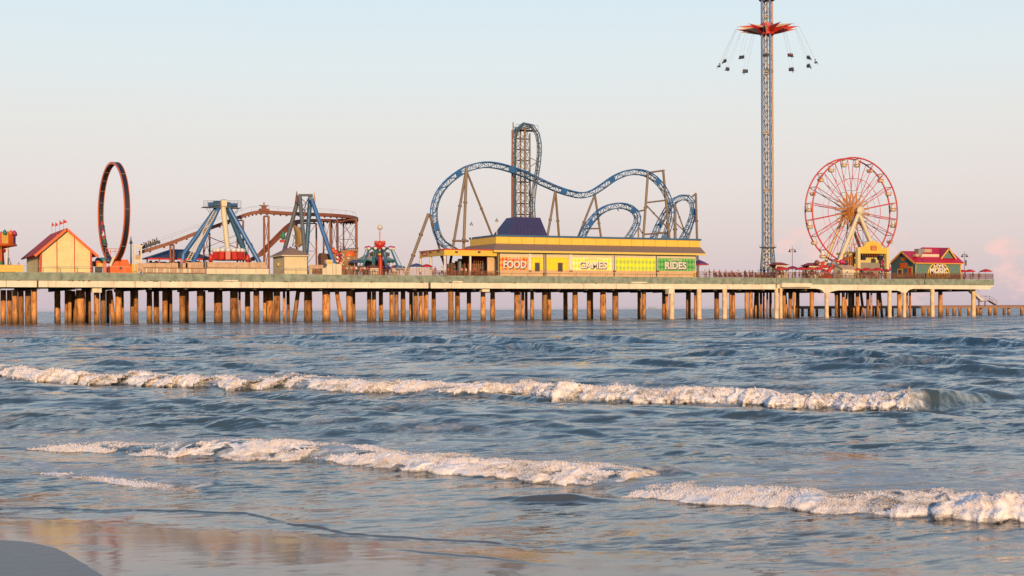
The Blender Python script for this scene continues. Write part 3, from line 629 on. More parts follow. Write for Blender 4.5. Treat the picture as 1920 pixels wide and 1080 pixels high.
# spalled bits and patches where the kerb meets the beam
b = MB()
r_ = random.Random(5)
for _ in range(70):
    u = r_.uniform(ULEFT, USPLIT); w = r_.uniform(.1, .5)
    b.box(u, u+w, -.012, .05, ZG-r_.uniform(.02, .09), ZG+r_.uniform(.03, .1), darku)
tag(b.build('spalling', pier), kind='stuff')
for p0, p1, y0, y1 in ((418, 446, 525.4, 527.3), (849, 867, 527, 529.6), (1184, 1213, 528.5, 530.5)):
    b = MB(); b.box(ux(p0, 0), ux(p1, 0), -.10, .02, zy(p0, y1, 0), zy(p0, y0, 0), creamw); b.build('repair_patch', pier)
# right hand beam with two haunches
def hz(px, py): return (ux(px, .1), zy(px, py, .1))
bot = [(1457, 540.6), (1500, 540.8), (1528, 541.2), (1536, 542), (1541, 544), (1544.5, 548), (1545.5, 549.5), (1554.5, 549.5), (1557, 547.6), (1563, 545.8), (1571, 544.4), (1600, 544.2), (1680, 544.6), (1687, 546), (1691, 549), (1699.5, 549), (1702, 545.5), (1706, 542.8), (1712, 541.6), (1780, 542.2), (1856, 542.8), (1857.5, 538.5), (1863.5, 536.3), (1863.5, 535)]
poly = [hz(*p) for p in bot]+[(hz(1863.5, 534)[0], ZG-.002), (USPLIT+.06, ZG-.002)]
b = MB(); b.prism(poly, .06, .95, creamw); b.build('haunched_beam', head)
b = MB(); b.box(ux(1465, -.5), ux(1520.5, -.5), -.75, -.02, zy(1490, 538.6, -.5), zy(1490, 531, -.5), creamw)
b.box(ux(1473, -.5), ux(1513, -.5), -.80, -.752, zy(1490, 537.2, -.5), zy(1490, 536.2, -.5), cream); b.build('ledge_box', head)
def v_from_shadow(px, yb):
    v = 1.2
    for _ in range(20):
        z = P(px, yb, v).z; v = .6*v+.4*max(.6, (ZB-z)/TS)
    return v
pp = [(-70, -60, 556), (-55, -45, 560), (-40, -30, 555), (-25, -14, 562), (-11, -1, 568), (1, 11, 564), (13, 22, 564), (23, 33, 555), (34, 44, 556), (47, 58, 555), (59, 69, 547), (102, 113, 577), (121, 127, 570), (127, 134, 567), (134, 141, 580), (143, 159, 560), (160, 166, 576), (166, 170, 564),
      (176, 186, 553), (188, 198, 556), (199, 205, 577), (216, 228, 556), (228, 231.5, 577), (244, 252, 575), (251, 259, 560), (275, 285, 574), (288, 298, 576), (304, 314, 564), (314, 323, 570), (336, 347, 555), (347, 354, 565), (369, 381, 555), (381, 385, 576),
      (401, 417, 568), (431, 446, 559), (447, 451, 563), (459, 469, 575), (475, 486, 553), (493, 499, 568), (499, 512, 564), (513, 525, 555), (530, 535, 559), (537, 543, 571), (570, 585, 563), (604, 619, 552), (649, 661, 555), (660, 666, 570),
      (688, 696, 562), (697, 705, 562), (710, 718, 571), (730, 738, 553), (739, 747, 553), (751, 760, 561), (767, 774, 569), (775, 783, 555), (784.5, 792.5, 555), (794, 803, 554), (809, 817, 561), (840, 850, 547), (853, 862, 555), (875, 883, 569),
      (901, 910, 552), (919, 928, 561), (964, 976, 553), (977, 983, 562), (984, 989, 576), (994, 1001, 562), (1016, 1026, 553), (1026, 1033, 561), (1056, 1064, 571), (1073, 1083, 553), (1100, 1108, 564), (1107, 1112, 572), (1125, 1136, 552),
      (1148, 1159, 555), (1195, 1202, 560), (1203, 1211, 551), (1241, 1247, 570), (1247, 1253, 556), (1286, 1295, 562), (1301, 1306, 554), (1339, 1348, 560), (1367, 1372, 552), (1372, 1378, 554), (1396, 1403, 549), (1404, 1411, 549), (1414, 1419, 574), (1419, 1423, 562), (1424, 1429, 572), (1430, 1434, 558), (1437, 1440, 560), (1442, 1447, 571)]
def pile(px0, px1, v, par, ztop=None, r=None, mt=None, lean=0, name='pile'):
    pc = (px0+px1)/2; r = r or max(.22, (px1-px0)/2*msc(pc, v)); u = ux(pc, v+r); b = MB(); mt = mt or PILE; zt = ztop or (ZB-.30)
    n = 14; rings = 9; vs = []; rr = random.Random(int(px0*7)+3)
    for i in range(rings):
        z = -1.6+(zt+1.6)*i/(rings-1); k = 1+rr.uniform(-.035, .035); k *= 1.05-.05*i/(rings-1); cx = u+lean*(1-i/(rings-1))
        for j in range(n): t = 2*math.pi*j/n; vs.append((cx+r*k*math.cos(t), v+r+r*k*math.sin(t), z))
    fs = [(i*n+j, i*n+(j+1) % n, (i+1)*n+(j+1) % n, (i+1)*n+j) for i in range(rings-1) for j in range(n)]
    b.add(vs, fs, mt, True); return b.build(name, par)
for i, (p0, p1, yb) in enumerate(pp):
    pile(p0, p1, v_from_shadow((p0+p1)/2, yb), pier)
for (pt, pb, w, yb) in ((146, 139, 7, 562), (206, 213, 9, 562), (559, 550, 8, 563), (631, 641, 8, 552), (1417, 1413, 5, 575)):   # raking piles
    v = v_from_shadow(pt, yb); s_ = msc(pt, v); pile(pt-w/2, pt+w/2, v, pier, lean=(pb-pt)*s_*1.15, name='raking_pile')
for p0, p1 in ((1255, 1264), (1306, 1315), (1354, 1363)):
    pile(p0, p1, -.35, pier, ztop=ZB-.02, mt=colm, name='column')
def capbox(p0, p1, y0, y1, v, par):
    b = MB(); b.box(ux(p0, v), ux(p1, v), v, v+1.3, zy(p0, y1, v), zy(p0, y0, v), creamw); b.build('pile_cap', par)
capbox(173, 190.5, 539.3, 548.5, .9, pier); capbox(904, 918, 540, 547, .9, pier); capbox(1254, 1264.5, 540.6, 551, -.5, pier)
ph = [(1466.5, 1473, 556), (1478, 1484, 562), (1486, 1491, 550), (1492, 1499, 570), (1518, 1526, 549), (1565, 1571, 552), (1571, 1575, 572), (1578, 1584, 556), (1590, 1596, 562), (1596, 1602, 576), (1604, 1611, 555), (1624, 1630, 560), (1632, 1635, 552), (1643, 1648, 560),
      (1682, 1690, 552), (1699.5, 1702, 556), (1704, 1708, 556), (1759, 1767, 552)]
for p0, p1, yb in ph: pile(p0, p1, v_from_shadow((p0+p1)/2, yb), head, ztop=ZB-.3)
for (pt, pb, w, yb) in ((1472, 1477, 5, 572), (1484, 1480, 4, 562), (1566, 1573, 4, 572), (1588, 1582, 4, 560), (1614, 1622, 5, 574), (1649, 1656, 5, 562)):
    v = v_from_shadow(pt, yb); pile(pt-w/2, pt+w/2, v, head, lean=(pb-pt)*msc(pt, v)*1.1, name='raking_pile')
for p0, p1, y in ((1451.5, 1459.5, 540), (1461, 1467, 540), (1546, 1553.6, 549), (1664, 1671.5, 544), (1692, 1699, 548.5), (1744, 1752, 542), (1821, 1829, 542)):
    pile(p0, p1, .06 if p0 != 1821 else 2.2, head, ztop=zy(p0, y, .1)+.05 if p0 != 1821 else ZG, mt=colm, name='column')
# service stair from the pier end down to the old jetty
st = thing('stairway', (ux(1840, 3), 3, 2), 'steel service stairway going down from the pier end to the low jetty', 'stairs')
b = MB(); A = P(1820, 543, 3.2); B_ = P(1843, 563.5, 3.2)
for dv in (0, 1.1): b.beam(A+Vector((0, dv, 0)), B_+Vector((0, dv, 0)), .12, .42, creamw)
b.build('stringer', st); b = MB()
for i in range(14): p = A.lerp(B_, (i+.5)/14); b.box(p.x-.16, p.x+.16, 3.2, 4.3, p.z-.03, p.z+.03, wood)
b.build('treads', st); b = MB(); Cc = P(1849, 563.8, 3.2)
b.box(B_.x-.3, Cc.x+.6, 3.0, 4.5, B_.z-.25, B_.z-.05, wood)
for p in (1835.5, 1847):
    q = P(p, 564, 3.4); b.box(q.x-.1, q.x+.1, 3.3, 3.5, 2.4, B_.z-.26, woodr)
b.build('landing', st); b = MB()
T0 = Vector((Cc.x+.6, 3.2, B_.z)); T1 = Vector((Cc.x+2.9, 3.2, 2.7))
b.beam(T0, T1, .9, .12, wood)
for dv in (-.4, .9):
    V = Vector((0, dv, 0)); hgt = Vector((0, 0, 1.05)); b.bar(T0+V+hgt, T1+V+hgt, .04, brown); b.bar(T0+V, T0+V+hgt, .04, brown); b.bar(T1+V, T1+V+hgt, .04, brown)
    b.bar(T0+V+hgt, T0+V+hgt-Vector((2.2, 0, 0)), .04, brown); b.bar(T0+V+hgt*.5, T1+V+hgt*.5, .03, brown); b.bar(B_+V+hgt+Vector((0, 0, 0)), A+V+hgt, .04, creamw)
b.build('handrail', st)
# old low jetty behind
jt = thing('jetty', (ux(1700, 50), 50, 0), 'low old timber and concrete jetty running along the water behind the pier end', 'jetty')
J0 = PD(1488, 592, 352); J1 = PD(2010, 592, 372); J0.z = J1.z = 0
jd = (J1-J0).normalized(); jn = Vector((-jd.y, jd.x, 0))
b = MB(); b.beam(J0+Vector((0, 0, 2.55)), J1+Vector((0, 0, 2.55)), 2.6, .22, woodr); b.build('deck', jt)
b = MB()
for k in (-1, 1): b.beam(J0+jn*k*.95+Vector((0, 0, 2.18)), J1+jn*k*.95+Vector((0, 0, 2.18)), .4, .48, wood)
b.build('beam', jt)
Lj = (J1-J0).length; r_ = random.Random(8); s_ = 0
while s_ < Lj:
    p = J0+jd*s_+jn*(-.9 if r_.random() < .65 else .9); rr = r_.uniform(.36, .5); b = MB(); b.lathe((p.x, p.y, 0), [(rr*1.05, -1.5), (rr, 0), (rr*.95, 2.0)], PILE, 10); b.build('pile', jt); s_ += r_.choice((1.6, 2.0, 1.7, 2.6))

# ================================================================== railings along the deck edge
def railing(p0, p1, label, v=.12, h=1.12, bal=.0, mt=None, post=2.4, postm=None, rails=(1.0, .55, .12), pw=.05, balm=None, solid=None):
    mt = mt or brown; t = thing('railing', (ux((p0+p1)/2, v), v, DECK), label, 'railing'); u0, u1 = ux(p0, v), ux(p1, v)
    b = MB()
    for k in rails: b.box(u0, u1, v-.03, v+.03, DECK+h*k-.035, DECK+h*k+.035, mt)
    b.build('rail', t); n = max(2, int((u1-u0)/post)); b = MB()
    pts = [u0+(u1-u0)*i/n for i in range(n+1)]
    for u in pts:
        b = MB(); b.box(u-pw, u+pw, v-.034-pw/2, v+.034+pw/2, DECK-.05, DECK+h+.04, postm or mt); b.build('post', t)
    if bal:
        b = MB(); u = u0+bal/2
        while u < u1: b.box(u-.025, u+.025, v-.02, v+.02, DECK+h*.12, DECK+h, balm or mt); u += bal
        b.build('balusters', t)
    if solid:
        b = MB(); w = (u1-u0)/n
        for i in range(n): b.box(u0+w*i+.06, u0+w*(i+1)-.06, v+.045, v+.085, DECK+.1, DECK+h*.98, solid)
        b.build('panel', t)
    return t
railing(-90, 44.5, 'orange painted panel railing at the left end of the pier beside the yellow hut', h=1.25, mt=yellow, solid=orangep and yellow, post=2.2)
railing(45, 206, 'thin steel pipe railing in front of the yellow hut with red roof', mt=grey, rails=(1.0, .08), post=2.6, pw=.03)
railing(206, 262, 'thin pale pipe railing in front of the orange ring ride base', mt=pinkf, rails=(1.0, .08), post=2.0, pw=.03)
railing(505, 604, 'thin pipe railing before the cream hut with the brown roof', mt=grey, rails=(1.0, .08), post=2.4, pw=.03)
railing(642, 735, 'brown railing in front of the crowd beside the red spinner column', mt=woodr, bal=.35, post=1.9, h=1.05)
railing(735, 812, 'sun bleached slatted railing right of the spinner ride', mt=pinkf, bal=.16, post=1.5, h=1.35, v=.3)
railing(812, 930, 'brown wooden railing in front of the open yellow pavilion', mt=woodr, bal=.25, post=2.2, h=.95, rails=(1.0, .5, .1))
railing(930, 1306, 'thin pipe railing in front of the long food games and rides building', mt=pinkf, rails=(1.0, .1), post=3.4, h=.95, pw=.03)
railing(1306, 1453, 'brown slatted railing between the green rides sign and the swing tower', mt=woodr, bal=.30, post=2.2, h=1.2)
railing(1453, 1602, 'brown slatted railing in front of the red umbrellas right of the swing tower', mt=woodr, bal=.26, post=2.2, h=1.25)
railing(1602, 1735, 'brown slatted railing in front of the yellow arch building and teal hut gable', mt=woodr, bal=.16, post=2.2, h=1.3)
railing(1735, 1862, 'brown slatted railing at the far seaward end of the pier', mt=woodr, bal=.14, post=2.2, h=1.35)

# ================================================================== yellow hut with red roof
v0 = 1.5; v1 = 20.5; fx0 = ux(75.5, v0); fx1 = ux(172.5, v0); pk = (ux(124.4, v0), zy(124, 427.8, v0)); ez = zy(75, 468.5, v0)
hut = thing('yellow_hut', (pk[0], v0, DECK), 'pale yellow hut with steep red gable roof and small red flags on its ridge', 'hut')
b = MB(); b.prism([(fx0, DECK), (fx1, DECK), (fx1, ez-.1), (pk[0], pk[1]-.35), (fx0, ez-.1)], v0, v1, yellowl); b.build('wall', hut)
sl_ = (pk[1]-ez)/(pk[0]-fx0); ov = .95; b = MB()
for s_ in (-1, 1):
    e = (pk[0]+s_*((fx1-fx0)/2+ov), pk[1]-sl_*((fx1-fx0)/2+ov)); q = [(pk[0], v0-.7, pk[1]), (e[0], v0-.7, e[1]), (e[0], v1+.7, e[1]), (pk[0], v1+.7, pk[1])]
    b.slab(q if s_ > 0 else q[::-1], .22, redroof)
b.build('roof', hut); b = MB()
for s_ in (-1, 1):
    e = Vector((pk[0]+s_*((fx1-fx0)/2+ov), v0-.74, pk[1]-sl_*((fx1-fx0)/2+ov)-.22)); b.beam(Vector((pk[0], v0-.74, pk[1]-.2)), e, .06, .42, orangep)
for px in (77, 107, 140, 171): b.box(ux(px, v0)-.16 if px in (77, 171) else ux(px, v0)-.07, ux(px, v0)+(.16 if px in (77, 171) else .07), v0-.04, v0-.002, DECK, ez-.12 if px in (77, 171) else ez+sl_*3.1, redp)
b.box(fx0-.04, fx0-.002, v0-.03, v0+.35, DECK, ez-.15, redp); b.box(ux(140, v0)+.3, ux(158, v0), v0-.06, v0-.003, DECK+.05, DECK+.22, redp)
b.build('trim', hut)
b = MB(); b.box(fx0-.08, fx0-.003, v0+1.6, v0+2.6, DECK+.05, DECK+2.6, woodr); b.build('door', hut)
for px, py, s_ in ((97.5, 419, .45), (104, 419, .5), (112, 416, .6), (119, 413.5, .75)):
    t = P(px, py, 10); b = MB(); b.bar((t.x, 10, pk[1]-.3), (t.x, 10, t.z+.25), .03, grey, 5); b.slab([(t.x, 10, t.z+.25), (t.x-s_*.2, 10.0, t.z-.55), (t.x+s_, 10.05, t.z-.3)], .03, redp); b.build('flag', hut)

# carousel like ride cut by the left edge of the picture
cx = ux(-8, 8); cc = thing('carousel', (cx, 8, DECK), 'ornate red and orange carousel crown on a red column at the left edge', 'carousel')
zc0 = zy(0, 462, 8); zc1 = zy(0, 436, 8); R_ = 3.1
b = MB(); b.lathe((cx, 8, 0), [(.5, zc0-.6), (R_*.8, zc0-.1), (R_+.35, zc0+.1), (R_+.3, zc0+.35)], orangep, 24); b.build('canopy', cc)
b = MB()
for i in range(16):
    a_ = 2*math.pi*i/16; c = Vector((cx+R_*math.cos(a_), 8+R_*math.sin(a_), (zc0+zc1)/2+.1))
    b.obox(c, .1, 1.15, (zc1-zc0)*.75, (redp, yellow, orangep, purple)[i % 4], Rz(a_)); b.lathe(c+Vector((0, 0, (zc1-zc0)*.32)), [(.0, -.35), (.42, -.1), (.3, .4), (0, .75)], (redp, magenta, orangep, seafoam)[(i*3) % 4], 7)
b.build('rounding_boards', cc)
b = MB(); b.lathe((cx, 8, 0), [(1.9, DECK), (1.5, DECK+.6), (1.3, zc0-1.2), (2.0, zc0-.5)], redp, 14); b.build('centre_column', cc)
for i in range(8):
    a_ = 2*math.pi*i/8+.3; x, y = cx+R_*.72*math.cos(a_), 8+R_*.72*math.sin(a_); b = MB(); b.bar((x, y, DECK), (x, y, zc0), .05, yellow)
    b.lathe((x, y, DECK+1.3+.4*math.sin(i*2)), [(0, -.55), (.3, -.35), (.42, .1), (.22, .5), (.3, .8), (0, 1.0)], (magenta, navy, seafoam, white)[i % 4], 8); b.build('carousel_animal', cc)
b = MB(); b.lathe((cx, 8, 0), [(0, DECK+.3), (R_, DECK+.3), (R_, DECK+.02)], yellow, 24); b.build('platform', cc)
b = MB(); q = P(12.5, 475, 5.5); b.bar((q.x, 5.5, DECK), (q.x, 5.5, zc0-.4), .14, white); b.build('column', cc)

# ================================================================== big vertical ring ride
rg = thing('ring_ride', (ux(225, 7), 7, DECK), 'tall thin black ring ride with orange edges on an orange base', 'ride')
ax = (RG*math.sin(math.radians(59))+FW*math.cos(math.radians(59))).normalized()         # ring axle, pointing away from the sea front
rad = ax.cross(UZ).normalized(); rc = P(207.5, 398, 8); Rr = 8.75; Lw = 1.0; NR = 96
def ringpt(r, a_, k): return rc+rad*math.cos(a_)*r+UZ*math.sin(a_)*r+ax*k
b = MB()
def ringband(b, r0, r1, k0, k1, m):
    vs = []
    for i in range(NR):
        a_ = 2*math.pi*i/NR
        for r, k in ((r0, k0), (r1, k0), (r1, k1), (r0, k1)): vs.append(ringpt(r, a_, k))
    fs = [(i*4+j, i*4+(j+1) % 4, ((i+1) % NR)*4+(j+1) % 4, ((i+1) % NR)*4+j) for i in range(NR) for j in range(4)]
    b.add(vs, fs, m)
ringband(b, Rr-.30, Rr, .1, Lw-.1, blackp); b.build('ring', rg)
b = MB(); ringband(b, Rr-.36, Rr+.05, 0, .11, orangep); ringband(b, Rr-.36, Rr+.05, Lw-.11, Lw, orangep); b.build('orange_edge', rg)
b = MB()
for i in range(0, NR, 4):
    a_ = 2*math.pi*i/NR; p, q = ringpt(Rr-.31, a_, .1), ringpt(Rr-.31, a_, Lw-.1); b.bar(p, q, .05, grey, 4)
    if i % 12 == 0: b.bar(ringpt(Rr+.02, a_, .1), ringpt(Rr+.02, a_, Lw-.1), .06, grey, 4)
b.build('ring_joints', rg)
b = MB(); vb = 5.2
b.prism([(ux(206, vb), DECK), (ux(248, vb), DECK), (ux(247, vb), zy(247, 503, vb)), (ux(243, vb), zy(243, 496, vb)), (ux(240, vb), zy(240, 486.5, vb)), (ux(229, vb), zy(229, 486.5, vb)), (ux(222, vb), zy(222, 499, vb)), (ux(206, vb), zy(206, 500, vb))], vb, vb+3.4, orangep)
b.box(ux(224, vb), ux(229, vb), vb-.02, vb-.002, zy(224, 505, vb), zy(224, 500.5, vb), dkgrey); b.build('base', rg)
b = MB()
for i in range(6): b.box(ux(207+i*2.3, vb), ux(224+i*.8, vb), vb+.2+i*.3, vb+2.2, zy(207, 497-i*3, vb)-.3, zy(207, 497-i*3, vb), orangep)
b.beam(P(206, 499, vb), P(214, 481, vb), .12, .4, cream); b.build('steps', rg)
b = MB(); b.box(ux(173, vb), ux(199, vb), vb, vb+4, zy(173, 491.5, vb), zy(173, 489.5, vb), orangep)
for px in (174, 181, 195, 198.5): b.box(ux(px, vb)-.12, ux(px, vb)+.12, vb+.05, vb+.3, DECK, zy(px, 491.6, vb), orangep)
b.box(ux(181.5, vb), ux(194, vb), vb+.35, vb+.42, zy(180, 503, vb), zy(180, 491.6, vb), yellow); b.build('loading_platform', rg)
b = MB(); b.box(ux(174, vb), ux(180.5, vb), vb+.6, vb+1.6, zy(180, 499, vb), zy(180, 492, vb), seafoam); b.box(ux(178, vb), ux(191, vb), vb-.5, vb-.1, DECK, zy(180, 500, vb), dkgrey)
for px in (184, 190, 195, 204): b.lathe(P(px, 489, vb+1), [(0, -.5), (.5, -.4), (.55, .1), (.3, .5), (0, .6)], (navy, blackp, seafoam, teal)[px % 4], 9)
b.build('machinery', rg)
tr = MB()
for k, a_ in enumerate(np.linspace(math.radians(196), math.radians(222), 6)):
    p = ringpt(Rr-.75, a_, Lw*.5); tr.obox(p, .75, .8, .6, dkgrey, Rz(math.atan2(rad.y, rad.x))); tr.lathe(p+Vector((0, 0, .2)), [(.0, 0), (.24, .1), (.28, .5), (.1, .62), (.13, .9), (0, .98)], (redp, navy, magenta, white, redp, seafoam)[k], 7)
tr.build('train_car', rg)
b = MB(); b.bar(P(198, 466.5, 7), P(225, 466.5, 7), .05, orangep, 5); b.bar(P(198, 471.5, 7), P(225, 471.5, 7), .04, orangep, 5)
for px in (198, 207, 216): b.bar(P(px, 466.5, 7), P(px, 478, 7), .04, orangep, 5)
b.build('gate_rail', rg)
gt = thing('gate_frame', (ux(259, 4), 4, DECK), 'cream ride gateway frame between the orange ring base and the cream fence', 'gateway')
b = MB()
for px in (253, 265): b.box(ux(px, 4)-.13, ux(px, 4)+.13, 4, 4.26, DECK, zy(px, 460, 4), cream)
b.build('post', gt); b = MB(); b.box(ux(250, 4), ux(267.5, 4), 3.97, 4.3, zy(258, 462.5, 4), zy(258, 459.5, 4), cream); b.box(ux(253.3, 4), ux(264.7, 4), 4.02, 4.2, zy(258, 491, 4), zy(258, 487, 4), cream)
b.build('header', gt); b = MB(); b.box(ux(253.3, 4), ux(264.7, 4), 4.25, 4.33, zy(258, 486.5, 4), zy(258, 478, 4), pinkf); b.build('gate_panel', gt); b = MB(); b.box(ux(248, 4), ux(259, 4), 4.4, 6.4, DECK, zy(255, 494, 4), yellow); b.build('side_booth', gt)
sp_ = MB(); q = P(245.5, 452, 14); sp_.lathe((q.x, 14, 0), [(.05, zy(245, 443, 14)), (.12, zy(245, 450, 14)), (.32, zy(245, 456, 14)), (.10, zy(245, 458, 14)), (.16, DECK)][::-1], dkgrey, 8)
o = sp_.build('spire_post', None, (q.x, 14, DECK)); tag(o, 'thin dark spire topped post just right of the black ring', 'post')

# ================================================================== brown chute coaster
BC = thing('chute_coaster', (ux(480, 20), 20, DECK), 'rust brown coaster with a long lift slope and a level curve on lattice posts', 'coaster')
def P3(l): return [P(*p) for p in l]
lift = P3([(262, 473.5, 19), (320, 455.5, 19), (370, 436.5, 19), (421, 418, 19), (452, 406, 19), (470, 400, 19), (489, 397.6, 19), (520, 399.2, 19.2), (550, 400.8, 19.5), (590, 402.2, 20), (620, 403.6, 21), (646, 405.8, 23), (660, 408.2, 25.5), (666, 410.8, 28)])
back = P3([(666, 410.8, 28), (663, 414.8, 30), (650, 416, 30.5), (620, 413.8, 29.5), (589, 413.4, 28), (560, 415, 26), (543, 423.5, 24), (524, 441, 22.5), (503, 462, 21.5), (488, 477, 21), (470, 487, 21)])
def chute(pts, m, w=1.3, h=.62):
    b = MB(); pts = spline(pts, 5)
    sec = [(-w/2, h/2), (-w/2, -h/2), (w/2, -h/2), (w/2, h/2), (w/2-.1, h/2), (w/2-.1, -h/2+.14), (-w/2+.1, -h/2+.14), (-w/2+.1, h/2)]; n = len(sec); vs = []
    for i, p in enumerate(pts):
        d = (pts[min(i+1, len(pts)-1)]-pts[max(i-1, 0)]).normalized(); a_ = d.cross(UZ).normalized(); c = a_.cross(d)
        for x, z in sec: vs.append(p+a_*x+c*z)
    fs = [(i*n+j, i*n+(j+1) % n, (i+1)*n+(j+1) % n, (i+1)*n+j) for i in range(len(pts)-1) for j in range(n)]
    b.add(vs, fs, m); 
    for i in range(0, len(pts), 2):
        p = pts[i]; b.bar(p+Vector((0, 0, -h/2)), p+Vector((0, 0, -h/2-.25)), .18, m, 5)
    return b
chute(lift, brown).build('track', BC); chute(back, brown).build('track', BC)
b = MB(); top = [p+Vector((0, -.6, 1.15)) for p in lift]; b.tube(spline(top, 3), .025, grey, 4)
wire = [P(262, 466, 19), P(480, 386, 19), P(640, 396, 20)]
for p in lift: b.bar(p+Vector((0, -.6, .2)), p+Vector((0, -.6, 1.15)), .025, grey, 4)
b.build('handrail', BC)
b = MB(); b.tube([P(270, 456, 19), P(330, 436, 19), P(400, 411, 19), P(466, 387.5, 19), P(640, 396.5, 20)], .02, grey, 4); b.build('cable', BC)
b = MB(); q = P(495, 394, 19); b.obox(q, 1.7, 1.6, .5, brown); b.obox(q+Vector((0, 0, .5)), .8, .8, .6, brown); b.bar(q+Vector((-.9, 0, .85)), q+Vector((.9, 0, .85)), .12, brown); b.bar(q, q+Vector((0, 0, 1.5)), .12, brown); b.build('lift_motor', BC)
def bent(px0, px1, ytop, v, m=brown, r=.17, xb=2, par=BC, dv=0):
    A, B2 = P(px0, ytop, v), P(px1, ytop, v+dv); b = MB()
    for p in (A, B2): b.bar((p.x, p.y, DECK), p, r, m, 8)
    b.bar(A, B2, r*.8, m); zs = [DECK+(A.z-DECK)*i/xb for i in range(xb+1)]
    for i in range(xb):
        b.bar((A.x, A.y, zs[i]), (B2.x, B2.y, zs[i+1]), .05, m, 4); b.bar((B2.x, B2.y, zs[i]), (A.x, A.y, zs[i+1]), .05, m, 4)
        if i: b.bar((A.x, A.y, zs[i]), (B2.x, B2.y, zs[i]), .05, m, 4)
    b.build('support', par)
bent(319.5, 325.5, 459, 19, r=.2, xb=1); bent(382, 393, 437, 19.5); bent(444.8, 456, 413.5, 19.5); bent(495, 503.5, 405.5, 19, r=.2, xb=2)
bent(556, 593, 419, 27); bent(606.5, 619, 415, 28, dv=-6); bent(621, 632.5, 413, 29, r=.24, dv=-7); bent(644, 669, 414.5, 29.5, r=.16); bent(632.5, 668, 412, 24, r=.24, xb=3)
b = MB()
for q in ((382, 440, 445, 465), (445, 440, 382, 466), (393, 445, 456, 470), (456, 448, 393, 472)): b.bar(P(q[0], q[1], 19.6), P(q[2], q[3], 19.6), .045, brown, 4)
b.build('cross_brace', BC)
# coaster train climbing the slope with riders
ct = thing('coaster_train', P(283, 464, 19), 'dark coaster train with riders climbing the lower brown lift slope', 'coaster train')
sd_ = (lift[1]-lift[0]).normalized()
for k in range(4):
    c = P(271+k*8, 466-k*2.9, 18.9)+Vector((0, 0, .25)); b = MB(); rot = Matrix.Rotation(-math.atan2(sd_.z, sd_.x), 3, 'Y')
    b.obox(c, .85, 1.25, .5, dkgrey, rot); b.obox(c+rot @ Vector((-.36, 0, .42)), .12, 1.15, .6, woodr, rot); b.build('car', ct)

# blue roofed pavilion behind
bp_ = thing('blue_roof_pavilion', (ux(340, 27), 27, DECK), 'low open pavilion with dark blue hip roof behind the cream fence', 'pavilion')
b = MB(); v = 23; b.hip(ux(277, v), ux(404, v), v, v+9, zy(330, 484, v), zy(330, 467.5, v+4), 5.2, 3.6, mat('blue_roof', (.05, .06, .09), .5)); b.build('roof', bp_)
b = MB(); b.box(ux(272, v), ux(402, v), v+.1, v+.2, zy(330, 487, v), zy(330, 484, v), redfab); b.build('fascia', bp_)
for px in (277, 300, 325, 350, 375, 398): b = MB(); b.box(ux(px, v)-.12, ux(px, v)+.12, v+.3, v+.54, DECK, zy(px, 485, v), wood); b.build('post', bp_)
b = MB(); r_ = random.Random(2)
for i in range(24): px = 276+i*5.2; b.box(ux(px, v+3), ux(px+4, v+3), v+3, v+3.6, DECK, zy(px, r_.uniform(488, 492), v+3), r_.choice((white, redp, dkgrey, grey, dkgrey)))
b.build('stall_counters', bp_)

# ================================================================== blue pendulum ride
pr = thing('pendulum_ride', (ux(428, 12), 12, DECK), 'blue A-frame pendulum ride with a cream arm hanging over red and white seats', 'ride')
def leg(p, q, r0, m, par, n=10, r1=None, name='leg'):
    b = MB(); b.bar(p, q, r0, m, n, r1); b.build(name, par)
def dk(px, v): q = P(px, 515, v); return Vector((q.x, v, DECK))
leg(P(407, 389, 12), P(344, 477, 14.5), .42, bluep, pr); leg(P(410, 389, 11.2), dk(351.5, 8.5), .40, bluep, pr); leg(P(429, 389, 11.2), dk(500, 8.5), .42, bluep, pr); leg(P(426, 389, 12), dk(476.5, 14), .46, blued, pr)
b = MB(); b.bar(P(344, 477, 14.5), dk(341, 14.5), .42, bluep, 10); b.build('leg_foot', pr)
b = MB(); a_, c_ = P(404, 396, 10.7), P(353, 488, 8.0)
for k in (-.3, .3): b.beam(a_+Vector((k, 0, 0)), c_+Vector((k, 0, 0)), .08, .16, cream)
for i in range(26): q = a_.lerp(c_, i/26); b.bar(q+Vector((-.3, 0, 0)), q+Vector((.3, 0, 0)), .04, cream, 4)
b.build('ladder', pr)
b = MB(); b.bar(P(391, 383.5, 11.5), P(412, 383.5, 11.5), .42, bluep, 12); b.bar(P(425, 385, 11.5), P(445, 385, 11.5), .36, bluep, 12); b.bar(P(401, 383.5, 11.5), P(411, 383.5, 11.5), .72, blued, 12); b.bar(P(426, 386, 11.5), P(431, 386, 11.5), .7, blued, 12); b.build('drive_motor', pr)
b = MB(); z = zy(418, 389.8, 11); b.box(ux(382, 11), ux(414, 11), 10.4, 12.8, z, z+.12, slate); b.box(ux(424, 11), ux(452, 11), 10.4, 12.8, z, z+.12, slate); b.build('platform', pr)
b = MB()
for p0, p1 in ((382, 412), (426, 452)):
    for yy in (376.5, 380.5, 384.5):
        for vv in (10.4, 12.8): b.bar(P(p0, yy, vv), P(p1, yy, vv), .03, slate, 4)
    for i in range(5): px = p0+(p1-p0)*i/4; b.bar(P(px, 376, 10.4), P(px, 390, 10.4), .035, slate, 4); b.bar(P(px, 376, 12.8), P(px, 390, 12.8), .035, slate, 4)
for q in (((387, 390), (394, 401)), ((392, 390), (397, 400)), ((446, 390), (440, 401)), ((448, 390), (443, 401))): b.bar(P(*q[0], 10.5), P(*q[1], 10.8), .04, slate, 4)
b.build('guard_rail', pr)
